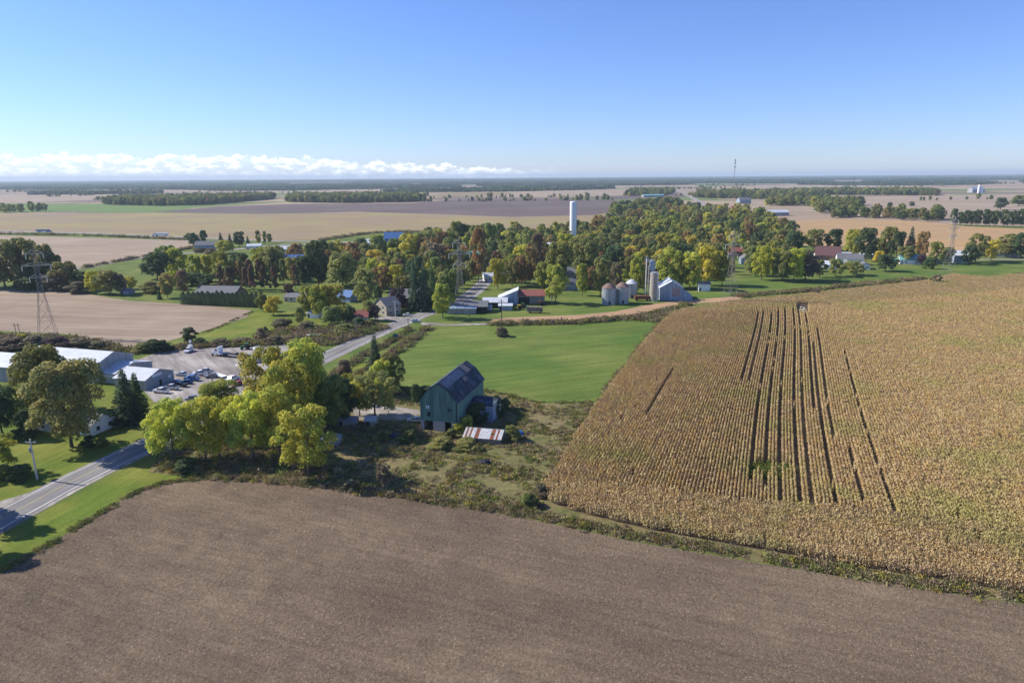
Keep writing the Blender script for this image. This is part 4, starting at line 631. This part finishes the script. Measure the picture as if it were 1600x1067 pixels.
for (x, y, lb, m_, L_) in ((487, 527, 'long white trailer deck rusting in the scrub left of the road', M_white, 9), (503, 534, 'dark trailer with rusty front in the scrub left of the road', M_black, 8)):
    t = thing('abandoned_trailer', lb, 'trailer', (*G(x, y), 0), A0+R(35)); MB().box(-L_/2, L_/2, -1.2, 1.2, 0.9, 1.25).build('deck', m_, t); MB().box(-L_/2-0.1, -L_/2+0.1, -1.2, 1.2, 0.8, 1.9).build('headboard', M_rust, t)
    for xx in (-2.6, -1.5, 2.2):
        for s in (-1, 1): MB().wheel(xx, s*1.0, 0.45, 0.28).build('wheel', M_tyre, t)
t = thing('hay_wagon', 'grey wooden hay wagon on the grass beside the stubble strip', 'wagon', (*G(836, 489), 0), A0+R(6)); MB().box(-4.2, 4.2, -1.3, 1.3, 0.9, 1.1).build('deck', M_wood, t); MB().box(-4.2, -4.0, -1.3, 1.3, 1.1, 3.6).build('end_rack', M_cream, t); MB().box(-3.9, 3.9, -1.2, 1.2, 1.1, 3.3).build('load', mat('old_bales', (0.19, 0.16, 0.13), 0.95, 0.4, 0.8), t)
for xx in (-2.8, 2.8):
    for s in (-1, 1): MB().wheel(xx, s*1.1, 0.42, 0.25).build('wheel', M_tyre, t)
t = thing('box_trailer', 'blue-grey box trailer parked near the farm sheds', 'trailer', (*G(757, 487), 0), A0+R(10)); MB().box(-4, 4, -1.2, 1.2, 1.0, 3.6).build('box', M_bluegrey, t)
for xx in (-2.5, -1.4):
    for s in (-1, 1): MB().wheel(xx, s*1.0, 0.45, 0.28).build('wheel', M_tyre, t)
for (x, y, lb, c) in ((811, 678, 'heap covered by bright blue tarp beside the tin shed', (0.03, 0.16, 0.42)), (613, 683, 'navy tarp-covered heap in the shaded weeds', (0.02, 0.035, 0.10)), (757, 724, 'black tarp-covered heap alone in the weedy pasture', (0.02, 0.02, 0.03))):
    v = []; r0 = 1.1; 
    t = MB().lathe([(1.35, 0), (1.2, 0.55), (0.8, 0.95), (0.35, 1.1), (0.02, 1.15)], 9).build('covered_heap', plain('tarp_%d' % x, c, 0.45)); t.location = (*G(x, y), 0)
    for q in t.data.vertices: q.co.x *= random.uniform(1.0, 1.5); q.co.z *= random.uniform(0.75, 1.1)
    tag(t, lb, 'heap')
for (x, y, lb, lx, wm_, rm) in ((545, 664, 'small pale shed under the grove edge beside farm lane', 5, M_siding, M_steel), (520, 693, 'grey tin hut half hidden behind the front grove tree', 4, M_siding, M_steel), (581, 664, 'tiny pale hut among scrap behind the half-bare tree', 2.6, M_siding, M_tin)): house('tin_hut', lb, G(x, y), A0+R(10), lx, 3.6, 2.0, 2.7, wm_, rm, 'hut', win=0)
mb = MB()
for k in range(26):
    q = G(1254+random.gauss(0, 3.2), 485+random.gauss(0, 1.6)); s = random.uniform(0.4, 1.0); i = len(mb.v); mb.lathe([(s*0.7, 0), (s, s*0.5), (s*0.5, s*0.95), (0.02, s)], 6, c=(q[0], q[1], 0.04))
o = mb.build('rock_pile', M_stone); o['kind'] = 'stuff'; tag(o, 'heap of field stones in the gap at top of corn rows', 'rock pile')

# ------------------------------------------------------------------ trees seen one by one: (x, base y, top y, width, shape, colour)
def trees(place, rows, lod=1):
    for r_ in rows: ptree(*r_[:4], r_[4], r_[5], place, lod, r_[6] if len(r_) > 6 else None)
trees('standing on the roadside lawn before the warehouses', [(112, 698, 566, 112, 'R', 'o'), (74, 652, 541, 92, 'R', 'g'), (201, 661, 574, 58, 'S', 's'), (218, 654, 580, 44, 'S', 'd'), (3, 676, 604, 64, 'R', 'd'), (-6, 742, 676, 66, 'A', 'l'), (118, 640, 572, 44, 'T', 'd')], 0)
trees('low on the roadside lawn before the warehouses', [(30, 748, 727, 44, 'B', 'd', 'dark round bush beside the pale roadside pole'), (42, 684, 640, 44, 'B', 'd', 'large dark bush at the corner of the grey-roofed bungalow'), (140, 699, 680, 26, 'B', 'd', 'small dark bush next to the trunk of the big maple'), (160, 698, 684, 22, 'B', 'o'), (8, 748, 726, 30, 'B', 'o')], 1)
trees('in the roadside grove beside the tilled field', [(272, 722, 624, 78, 'A', 'l', 'wide yellow-green tree at the road end of the grove'), (322, 718, 622, 74, 'A', 'l', 'second yellow-green tree from the road along the tilled field'), (345, 720, 634, 50, 'A', 'y', 'slim golden yellow tree in the grove by the tilled field'), (396, 718, 612, 78, 'A', 'l', 'yellow-green tree in the middle of the grove beside golden tree'), (438, 716, 604, 82, 'A', 'l', 'yellow-green tree behind the foremost grove tree'), (482, 744, 634, 94, 'A', 'l', 'foremost grove tree standing right at the tilled field edge'), (426, 664, 540, 96, 'A', 'l', 'tall yellow-green grove tree on the vehicle yard side'), (484, 668, 531, 104, 'A', 'l', 'tallest yellow-green grove tree on the farm lane side'), (455, 690, 564, 92, 'A', 'l', 'yellow-green tree filling the heart of the grove'), (518, 672, 586, 58, 'R', 'g'), (538, 660, 592, 44, 'R', 'd'), (342, 645, 597, 66, 'R', 'h'), (246, 716, 652, 30, 'A', 'l', 'slim yellow-green sapling between grove and road'), (370, 690, 618, 60, 'A', 'y', 'fuller golden yellow tree inside the grove')], 0)
trees('between the farm lane and the hay field', [(586, 652, 582, 76, 'A', 'o'), (562, 650, 590, 42, 'A', 'l'), (588, 604, 522, 44, 'S', 's'), (610, 612, 552, 40, 'R', 'o'), (598, 618, 562, 40, 'R', 'l'), (540, 600, 562, 34, 'B', 'b'), (545, 628, 584, 36, 'A', 'l'), (651, 632, 600, 17, 'T', 'd')], 0)
trees('around the green barn', [(748, 660, 628, 46, 'B', 'd'), (776, 652, 618, 24, 'B', 'd'), (716, 676, 660, 24, 'B', 'y'), (731, 672, 648, 26, 'B', 'h'), (705, 684, 670, 26, 'B', 'o'), (800, 688, 664, 30, 'B', 'o'), (770, 690, 676, 24, 'B', 'o'), (640, 690, 672, 36, 'B', 'o'), (600, 688, 672, 34, 'B', 'o'), (668, 620, 604, 40, 'B', 'd'), (690, 700, 684, 44, 'B', 'o'), (730, 700, 686, 50, 'B', 'o'), (790, 640, 622, 22, 'B', 'd')], 1)
trees('at the fence line beside the tilled field', [(601, 765, 722, 26, 'A', 'b'), (825, 790, 770, 34, 'B', 'o'), (290, 738, 716, 40, 'B', 'd'), (545, 764, 750, 30, 'B', 'b'), (846, 775, 756, 26, 'B', 'b')], 1)
trees('out by the road bend', [(-95, 812, 690, 110, 'R', 'o'), (-72, 866, 770, 80, 'R', 'g')], 1)
trees('behind the warehouses at the stubble edge', [(20, 545, 527, 50, 'B', 'b'), (55, 545, 524, 46, 'B', 'b'), (90, 547, 526, 50, 'B', 'm'), (125, 545, 528, 46, 'B', 'b'), (155, 545, 533, 36, 'B', 'b'), (0, 545, 530, 40, 'B', 'd'), (35, 536, 522, 26, 'B', 'y'), (240, 550, 530, 36, 'B', 'd'), (255, 549, 531, 30, 'B', 'd'), (222, 550, 536, 30, 'B', 'o'), (296, 537, 512, 25, 'T', 'd'), (312, 540, 528, 26, 'B', 'd'), (345, 540, 529, 36, 'B', 'b'), (378, 538, 528, 40, 'B', 'b'), (408, 533, 512, 20, 'B', 'b'), (430, 536, 524, 36, 'B', 'b')], 1)
trees('in the shelter belt between two pale fields', [(8, 450, 376, 62, 'T', 'o'), (40, 449, 372, 56, 'T', 'o'), (-28, 450, 380, 60, 'T', 'o'), (75, 450, 382, 36, 'T', 'o'), (90, 451, 396, 22, 'T', 'd'), (105, 452, 408, 46, 'R', 'o'), (128, 454, 424, 34, 'R', 'd'), (55, 452, 420, 60, 'B', 'd'), (88, 454, 428, 50, 'B', 'b'), (150, 459, 423, 28, 'R', 'y'), (172, 460, 422, 40, 'R', 'o'), (188, 459, 428, 24, 'R', 'b'), (204, 452, 432, 22, 'R', 'l'), (125, 458, 440, 40, 'B', 'b')])
trees('around the bungalow west of the village', [(246, 436, 394, 42, 'R', 'd'), (262, 428, 384, 36, 'R', 'g'), (278, 432, 388, 34, 'R', 'l'), (222, 420, 412, 10, 'B', 'd'), (262, 466, 428, 26, 'R', 'n'), (249, 468, 452, 10, 'S', 's'), (287, 460, 422, 22, 'T', 'r'), (270, 452, 424, 22, 'R', 'y'), (238, 457, 440, 40, 'B', 'o'), (306, 440, 398, 26, 'T', 'l'), (325, 440, 398, 26, 'T', 'l'), (348, 442, 394, 34, 'R', 'l'), (366, 434, 404, 26, 'R', 'd'), (378, 432, 396, 34, 'R', 'd'), (300, 446, 426, 40, 'R', 'd'), (322, 446, 428, 40, 'R', 'd'), (362, 446, 416, 20, 'P', 'r'), (374, 440, 408, 22, 'P', 'n')])
trees('in the avenue of red-tipped maples', [(x, 452+(i % 2)*3, 413+(i % 3)*2, 17, 'P', c) for i, (x, c) in enumerate(((346, 'r'), (358, 'r'), (384, 'r'), (396, 'r'), (413, 'r'), (430, 'r'), (462, 'r')))]+[(x, 444, 405, 18, 'P', c) for x, c in ((377, 'n'), (390, 'r'), (406, 'r'), (422, 'o'), (444, 'g'))])
for i in range(17): ptree(288+i*7.6+random.uniform(-1, 1), 475.5+i*0.30, 455+random.uniform(-1.5, 2), 9.5, 'C', 's', 'in the clipped hedge row beside the stubble field')
trees('near the meadow west of the road', [(452, 468, 443, 16, 'T', 'r'), (427, 492, 463, 26, 'R', 'y', 'lone golden yellow tree on the meadow near the cedar hedge'), (410, 486, 460, 20, 'T', 'g'), (469, 508, 480, 18, 'R', 'o'), (500, 496, 446, 40, 'R', 'l'), (482, 494, 448, 34, 'R', 'h'), (520, 492, 445, 48, 'R', 'l'), (518, 508, 478, 34, 'R', 'g'), (537, 504, 476, 30, 'R', 'g'), (548, 506, 478, 16, 'T', 'd'), (571, 476, 420, 40, 'T', 'o'), (592, 486, 446, 18, 'T', 'd'), (576, 500, 470, 22, 'R', 'o'), (586, 501, 476, 18, 'R', 'm'), (621, 484, 450, 30, 'R', 'm'), (648, 486, 400, 26, 'S', 's'), (664, 486, 404, 28, 'S', 's'), (676, 484, 412, 26, 'S', 'd'), (692, 497, 444, 36, 'R', 'l'), (655, 470, 400, 24, 'T', 'd'), (620, 452, 414, 30, 'R', 'y', 'golden yellow tree behind the large grey-roofed brick house'), (600, 450, 412, 24, 'R', 'y', 'golden yellow tree above the narrow stone house'), (704, 470, 420, 36, 'R', 'g'), (560, 512, 496, 30, 'B', 'd'), (540, 518, 506, 40, 'B', 'o'), (575, 512, 500, 26, 'B', 'o'), (440, 512, 498, 40, 'B', 'b'), (415, 522, 510, 12, 'B', 'b'), (480, 516, 502, 34, 'B', 'b')])
trees('in the western village canopy', [(498, 446, 376, 42, 'R', 'd'), (476, 448, 400, 30, 'R', 'd'), (430, 432, 384, 40, 'R', 'o'), (411, 430, 386, 36, 'R', 'l'), (450, 436, 404, 26, 'R', 'd'), (536, 450, 394, 52, 'R', 'o'), (514, 412, 384, 14, 'R', 'r'), (533, 404, 378, 18, 'T', 'l'), (566, 394, 372, 22, 'R', 'd'), (502, 446, 414, 20, 'R', 'n'), (600, 398, 378, 20, 'R', 'r'), (585, 424, 390, 34, 'R', 'y'), (640, 408, 366, 34, 'R', 'l'), (660, 404, 364, 34, 'R', 'g'), (694, 398, 362, 26, 'R', 'n'), (714, 392, 346, 28, 'T', 'g'), (726, 392, 350, 24, 'T', 'd'), (748, 440, 356, 28, 'T', 'n'), (742, 396, 352, 26, 'T', 'o'), (764, 392, 348, 24, 'T', 'g'), (602, 430, 400, 34, 'R', 'o'), (680, 420, 380, 34, 'R', 'b'), (575, 430, 400, 26, 'R', 'b')])
trees('at the highway farm', [(302, 384, 364, 22, 'R', 'd'), (318, 381, 360, 14, 'T', 'd'), (346, 388, 362, 14, 'S', 's'), (360, 386, 364, 12, 'S', 's'), (374, 386, 362, 20, 'R', 'd'), (388, 388, 368, 12, 'S', 's'), (404, 382, 360, 9, 'T', 'g'), (414, 382, 361, 7, 'T', 'g'), (421, 380, 365, 8, 'T', 'g'), (350, 396, 376, 30, 'R', 'l'), (312, 394, 387, 26, 'B', 'b'), (330, 396, 388, 26, 'B', 'b')])
trees('around the farm sheds and grain bins', [(778, 452, 404, 28, 'R', 'y'), (800, 448, 404, 28, 'R', 'o'), (815, 446, 398, 20, 'T', 'n'), (828, 444, 386, 26, 'T', 'n'), (848, 452, 410, 30, 'R', 'h', 'lime green tree behind the rust-red machine shed roof'), (868, 474, 414, 36, 'R', 'h', 'lime green tree standing with pale pole on the open grass'), (872, 448, 378, 46, 'R', 'g'), (914, 440, 372, 50, 'R', 'o'), (838, 428, 364, 26, 'R', 'r'), (910, 462, 412, 22, 'T', 'l'), (938, 462, 404, 30, 'R', 'o'), (962, 458, 410, 24, 'R', 'b'), (994, 462, 402, 30, 'R', 'l'), (1044, 450, 388, 46, 'R', 'h', 'large lime green tree behind the tin barn'), (1078, 452, 394, 40, 'R', 'l'), (1066, 452, 402, 26, 'R', 'h', 'smaller lime green tree between tin barn and small shed'), (1106, 446, 384, 40, 'R', 'y'), (1128, 446, 400, 30, 'R', 'l'), (1190, 438, 384, 32, 'R', 'y'), (1212, 436, 388, 26, 'R', 'l'), (960, 432, 384, 40, 'R', 'd'), (984, 424, 388, 36, 'R', 'n'), (784, 526, 511, 24, 'B', 'b'), (1240, 440, 388, 36, 'R', 'y'), (1258, 438, 392, 40, 'R', 'b'), (1280, 434, 406, 20, 'T', 'o'), (1306, 432, 405, 28, 'R', 'g'), (1334, 430, 408, 32, 'R', 'o'), (1222, 440, 392, 34, 'R', 'o')])
trees('in the eastern village row', [(1302, 392, 358, 30, 'R', 'd'), (1330, 398, 358, 28, 'R', 'h'), (1336, 404, 364, 16, 'T', 'h'), (1352, 408, 356, 34, 'R', 'd'), (1385, 404, 354, 30, 'R', 'g'), (1372, 412, 392, 18, 'R', 'y'), (1383, 424, 398, 32, 'R', 'd'), (1420, 406, 352, 24, 'S', 's'), (1438, 408, 362, 22, 'R', 'n'), (1400, 406, 362, 26, 'R', 'd'), (1440, 414, 398, 16, 'R', 'm'), (1452, 420, 402, 20, 'B', 'd'), (1462, 412, 378, 28, 'R', 'g'), (1480, 412, 386, 18, 'R', 'o'), (1524, 410, 366, 36, 'R', 'o'), (1514, 413, 384, 26, 'R', 'd'), (1548, 408, 374, 24, 'R', 'y'), (1572, 402, 366, 36, 'R', 'o'), (1592, 404, 364, 26, 'R', 'd'), (1612, 404, 370, 28, 'R', 'g'), (1414, 412, 384, 26, 'R', 'o'), (1270, 392, 358, 34, 'R', 'o'), (1240, 394, 362, 34, 'R', 'g'), (1365, 402, 372, 26, 'R', 'd')])
trees('alone at the corn field edge', [(1461, 444, 428, 17, 'A', 'b'), (1275, 462, 453, 14, 'B', 'b')])
trees('in the far pine block', [(1490+i*9.5+random.uniform(-2, 2), 352+i*0.25, 328+random.uniform(-2, 3), 13, 'T', 'd') for i in range(14)])
trees('standing single in the far stubble', [(1390, 325, 316, 9, 'R', 'd'), (1425, 323, 315, 9, 'R', 'd'), (1563, 328, 309, 20, 'R', 'd'), (1592, 322, 305, 24, 'R', 'g'), (1410, 344, 330, 20, 'R', 'd'), (1450, 346, 336, 18, 'R', 'd')])
# village canopy filled at random: the nearest stand as trees of their own, the rest as one mass
TOWN = px((560, 440), (620, 455), (690, 470), (745, 436), (860, 450), (920, 455), (1000, 446), (1100, 436), (1230, 428), (1240, 400), (1236, 362), (1190, 340), (1085, 327), (1015, 336), (950, 352), (885, 367), (760, 370), (640, 384), (580, 400))
GLADES = [(*g_, RNG.uniform(14, 26)) for g_ in rand_in(TOWN, 16)]
Q = []
for p in rand_in(TOWN, 9000):
    s = 13.5+max(0, p[1]-600)*0.011
    if any((p[0]-g_[0])**2+(p[1]-g_[1])**2 < g_[2]**2 for g_ in GLADES): continue
    if any((p[0]-q[0])**2+(p[1]-q[1])**2 < s*s for q in Q): continue
    if any(abs(p[0]-hx-(p[1]-hy)*(hx/max(hy, 1))) < hs*0.62 and -48 < p[1]-hy < hs*0.6 for hx, hy, hs in HOUSES): continue
    Q.append(p)
WEST = px((400, 412), (440, 440), (560, 446), (640, 470), (700, 462), (740, 436), (700, 392), (640, 392), (560, 404), (480, 402))
for p in rand_in(WEST, 900):
    if any((p[0]-q[0])**2+(p[1]-q[1])**2 < 220 for q in Q): continue
    if any(abs(p[0]-hx-(p[1]-hy)*(hx/max(hy, 1))) < hs*0.6 and -30 < p[1]-hy < hs*0.7 for hx, hy, hs in HOUSES): continue
    if min((p[0]-c_.x)**2+(p[1]-c_.y)**2 for c_ in RC) < 90: continue
    Q.append(p)
Q.sort(key=lambda p: p[1]); cl = 'ggggggooooooddddllllynnrbhh'; print('town trees', len(Q), 'single trees', NTREE[0])
for p in Q[:110]:
    c = random.choice(cl); h_t = random.uniform(9, 17); tree((p[0], p[1]), h_t, h_t*random.uniform(0.62, 0.95), random.choice('RRRT'), c, 'in the middle of the village canopy', 1)
LP = []
for c in 'goglohgdnl':
    for s in 'RT': C_, N_ = crown_pts(s, 1500, 20); LP.append(quads_mesh('crown', C_*np.array([12, 12, 14]), N_, 0.92, leafm(c)))
def wood(name, P, smin, smax, label, cat, protos=LP, prob=None):
    n = len(P); s = RNG.uniform(smin, smax, n); scatter(name, np.column_stack([P, np.zeros(n)-0.8]), RNG.uniform(0, 6.28, n), np.column_stack([s, s, s*RNG.uniform(0.8, 1.2, n)]), RNG.choice(len(protos), n, p=prob), protos, label, cat)
wood('village_trees', np.array(Q[110:]), 0.9, 1.45, 'autumn tree canopy over the back of the village', 'trees')
pd = np.array([4, 4, 3, 3, 4, 4, .8, .8, 3, 3, .3, .3, 4, 4, 5, 5, .5, .5, .5, .5]); pd /= pd.sum()
def belt(pts_px, spacing):
    poly = px(*pts_px); P = np.array(poly); ar = 0.5*abs(np.dot(P[:, 0], np.roll(P[:, 1], 1))-np.dot(P[:, 1], np.roll(P[:, 0], 1))); return rand_in(poly, max(8, int(ar/spacing**2)))
for lb, pp, sp in (('dense dark wood on the far side of the ploughed field', ((160, 320), (250, 322), (320, 320.5), (420, 312), (430, 309), (300, 311), (180, 314)), 8.5), ('second dark wood beside the pale far barn', ((445, 316), (540, 317.5), (640, 316), (665, 314), (650, 309), (460, 309)), 8.5), ('tree line along the far creek east of the village', ((1200, 305.5), (1300, 305), (1460, 306), (1468, 304), (1440, 300), (1200, 302)), 13), ('scrubby wood in the fields behind the village', ((1195, 322), (1262, 322), (1280, 334), (1345, 328), (1350, 320), (1300, 317), (1200, 318)), 15), ('hedgerow of small trees beyond the orange field', ((1290, 342), (1330, 340), (1470, 345), (1470, 342), (1390, 338), (1300, 337)), 15), ('tree clump between village and far road', ((940, 340), (1000, 338), (1030, 330), (1070, 325), (1060, 320), (1010, 322), (960, 332)), 16), ('wood beyond the far country road', ((1085, 309), (1180, 312), (1290, 310), (1290, 306), (1180, 303), (1090, 303)), 14), ('woodland left of the far country road', ((975, 307), (1050, 304), (1055, 300), (990, 301)), 14), ('hedge between the pale far fields', ((0, 333), (90, 331), (92, 329.5), (0, 331)), 22)): wood('far_wood', belt(pp, sp), 0.95, 1.5, lb, 'wood', LP, pd)
hr = []
for k in range(46):
    y0 = RNG.uniform(1500, 4600); x0 = RNG.uniform(-0.85, 0.85)*y0; ln = RNG.uniform(120, 620); an_ = R(RNG.choice([-6, 4, 10, 70, 78])); m_ = int(ln/RNG.uniform(9, 26))
    if (y0 < 2000 and x0 < 250) or (abs(x0-400) < 330 and y0 < 1750): continue
    u_ = np.sort(RNG.uniform(-ln/2, ln/2, m_)); hr.append(np.column_stack([x0+u_*math.cos(an_)+RNG.normal(size=m_)*3, y0+u_*math.sin(an_)+RNG.normal(size=m_)*4]))
hr = np.vstack(hr); wood('far_hedgerows', hr, 0.5, 1.15, 'thin hedgerows and scattered trees between the far fields', 'hedgerow', LP, pd)
# distant woods up to the horizon: chunks of canopy
DP = []
for k, c in enumerate('ssdsdd'):
    Cs, Ns = [], []
    for j in range(26): q = RNG.uniform(-30, 30, 2); C_, N_ = crown_pts('R', 46, 8); s = RNG.uniform(0.8, 1.25); Cs.append(C_*np.array([13, 13, 16])*s+np.array([q[0], q[1], -1])); Ns.append(N_)
    DP.append(quads_mesh('canopy', np.vstack(Cs), np.vstack(Ns), 4.2, leafm(c)))
ph = np.array([0.4, 2.1, 5.0, 1.3, 3.9, 0.8])
def patch(x, y): return np.sin(x/310+ph[0]+np.sin(y/520+ph[1]))*0.5+np.sin(x/730+y/900+ph[2])*0.5+np.sin(y/260+ph[3]+np.sin(x/600+ph[4])*1.6)*0.8+np.sin(x/1500-y/1100+ph[5])*0.4
D = []; dd = 3300.0
while dd < 24000:
    st = 62*(1 if dd < 6000 else 1.5 if dd < 11000 else 2.4); xs = np.arange(-0.95*dd, 0.95*dd, st)+RNG.uniform(-st/2, st/2); ys = dd+RNG.uniform(-st/2, st/2, len(xs)); thr = np.interp(dd, [3300, 5000, 9000, 16000], [0.75, 0.30, -0.35, -0.9]); ok = patch(xs, ys) > thr
    D += [(x, y, st/62) for x, y in zip(xs[ok], ys[ok])]; dd += st*(1 if dd < 6000 else 1.4)
D = np.array(D); n = len(D); print('far chunks', n); sz = D[:, 2]
scatter('distant_woods', np.column_stack([D[:, :2], np.full(n, -1.0)]), RNG.uniform(0, 6.28, n), np.column_stack([sz*1.1, sz*1.1, RNG.uniform(0.8, 1.25, n)]), RNG.integers(0, len(DP), n), DP, 'dark wooded belts stretching to the horizon', 'woods')
# look-alike trees of one place are told apart by their height where it differs
by = {}
for t_, h0 in ALLT: by.setdefault(t_['label'], []).append((h0, t_))
for lb, lst in by.items():
    lst.sort(key=lambda q: q[0]); hs_ = [q[0] for q in lst]
    if len(lst) in (2, 3) and all(b_ > a_*1.07 for a_, b_ in zip(hs_, hs_[1:])):
        for (h0, t_), w_ in zip(lst, ('shorter', 'taller') if len(lst) == 2 else ('shortest', 'medium-height', 'tallest')): t_['label'] = w_+' '+lb
# weeds and rough growth
Q = rand_in(ROUGH, 9000); Q = Q[(np.sin(Q[:, 0]*0.45+np.sin(Q[:, 1]*0.3)*1.5)+np.sin(Q[:, 1]*0.38+Q[:, 0]*0.17)+RNG.normal(size=len(Q))*0.7) > -0.45]; lane = px((540, 645), (560, 622), (670, 638), (650, 662), (560, 660)); Q = Q[~inpoly(Q, lane)]; barnp = [off(BA, -1, -1), off(BA, 19, -1), off(BA, 19, 25), off(BA, -1, 25)]; Q = Q[~inpoly(Q, barnp)]
weeds('pasture_weeds', Q, [4, 5, 1.0, 2, 3, .25, .3, .2, .2, .2], 0.4, 1.0, 'rough weeds and dry grass over the barn pasture')
weeds('fence_line_weeds', np.vstack([strip_pts(px((640, 776), (780, 796), (850, 808), (1000, 838), (1200, 873), (1400, 906), (1600, 936), (1800, 966)), 2.0, 2500), strip_pts(px((330, 744), (520, 760), (640, 776)), 2.0, 700)]), [3, 3, 1, 4, 1.4, 1, .8, .4, 1.2, .6], 0.45, 0.85, 'dark weedy strip between the corn and the tilled field')
weeds('corn_edge_weeds', strip_pts(px((850, 772), (872, 728), (903, 675), (950, 608), (1000, 545), (1032, 506)), 2.2, 900), [3, 3, .8, 3, 2, .6, .6, .3, 1.2, .5], 0.5, 1.0, 'brown weeds along the hay field side of the corn')
weeds('ditch_weeds', np.vstack([strip_pts(px((768, 508), (900, 505), (980, 498), (1020, 494), (1050, 486), (1075, 476)), 3.0, 1300), strip_pts(px((1150, 464), (1260, 455), (1340, 446), (1440, 436)), 4.0, 1300), rand_in(px((985, 500), (1040, 484), (1060, 486), (1030, 505)), 400)]), [3, 1.5, .8, 3, 2, 2, .8, .5, 3, 1.2], 0.8, 1.7, 'bushy weeds along the ditch behind hay and corn')
weeds('road_hedge', np.vstack([strip_pts(px((560, 590), (600, 563), (640, 534), (668, 514)), 3.0, 900), strip_pts(px((520, 590), (560, 560), (600, 540), (640, 516)), 2.5, 450)]), [3, 2, .8, 3, 2, 2, .8, .5, 2.6, 1.6], 0.7, 1.35, 'scrubby hedge between road and hay field')
weeds('roadside_scrub', np.vstack([rand_in(px((420, 538), (520, 540), (610, 512), (560, 505), (500, 512), (430, 518), (395, 528)), 1700), strip_pts(px((215, 550), (330, 540), (430, 537)), 4, 900), rand_in(px((-40, 545), (170, 548), (215, 552), (150, 532), (-40, 522)), 1600)]), [3, 2.5, .8, 4, 2, 1, .8, .3, 2, .8], 0.8, 1.8, 'brown autumn scrub between gravel yard and stubble field')
weeds('field_margin', np.vstack([strip_pts(px((130, 419), (250, 397), (300, 388)), 2, 260), strip_pts(px((500, 377), (540, 370), (585, 364), (660, 363)), 5, 500), strip_pts(px((0, 366), (150, 369), (290, 375)), 3, 400)]), [1, 1, .5, 3, 1, 1, .3, .2, 2, .5], 1.2, 2.4, 'dark hedgerow along the far highway fields')
weeds('grove_brush', np.vstack([rand_in(px((235, 735), (330, 742), (520, 760), (560, 740), (500, 690), (380, 690), (270, 700)), 560), rand_in(px((520, 690), (690, 690), (660, 668), (540, 664)), 200)]), [3, 3, .6, 4, 2, .5, .8, .3, 1.5, .6], 0.45, 1.1, 'tangled brown brush under the roadside grove')
weeds('verge_grass', np.vstack([strip_pts(px((0, 892), (75, 853), (130, 818), (215, 768), (255, 754), (330, 747)), 1.2, 700), strip_pts(px((566, 598), (600, 607), (640, 607), (700, 602), (770, 612), (840, 629), (928, 629)), 1.5, 500), strip_pts(px((395, 487), (330, 516), (290, 528)), 2, 250)]), [2, 1.5, .4, .5, 5, 0, 0, 0, 0, .3], 0.3, 0.7, 'ragged grass tufts along the field edges')
# clods and straw on the tilled field
cm = [plain('soil_clod', (0.195, 0.146, 0.098), 0.95, var=0.3, scale=2.0), plain('straw_bit', (0.42, 0.35, 0.22), 0.9, var=0.3, scale=2.0)]
CL = []
for k in range(6):
    n = 75 if k < 4 else 22; C_ = np.column_stack([RNG.uniform(-1.5, 1.5, (n, 2)), RNG.uniform(0.0, 0.05, n)]); CL.append(quads_mesh('clod', C_, np.stack([RNG.normal(size=n)*0.35, RNG.normal(size=n)*0.35, np.ones(n)], 1), 0.12 if k < 4 else 0.13, cm[0 if k < 4 else 1], 1.0 if k < 4 else 0.5))
cc = rand_in(b_soil, 5200); n = len(cc)
scatter('soil_clods', np.column_stack([cc, np.full(n, 0.05)]), RNG.uniform(0, 6.28, n), np.repeat(RNG.uniform(0.8, 1.3, n)[:, None], 3, 1), RNG.integers(0, 6, n), CL, 'clods and straw bits over the tilled field', 'clods')
weeds('corn_grass', rand_in(px((1165, 730), (1200, 722), (1240, 730), (1240, 744), (1205, 750), (1168, 744)), 260), [1, 0, .5, 0, 6, 0, 0, 0, 0, 1], 0.5, 0.9, 'green grassy patch inside the corn rows')

# ------------------------------------------------------------------ air
hz = MB().box(-31000, 31000, -4000, 31000, -1.2, 150).build('haze', None); hz['kind'] = 'stuff'
m = bpy.data.materials.new('haze_air'); m.use_nodes = True; t = m.node_tree; t.nodes.clear(); o_ = t.nodes.new('ShaderNodeOutputMaterial'); v = t.nodes.new('ShaderNodeVolumePrincipled'); v.inputs['Color'].default_value = (0.70, 0.85, 1.0, 1); v.inputs['Density'].default_value = 0.000065; v.inputs['Anisotropy'].default_value = 0.1; t.links.new(v.outputs[0], o_.inputs['Volume']); hz.data.materials.append(m); tag(hz, 'thin blue air haze over the plain', 'haze')
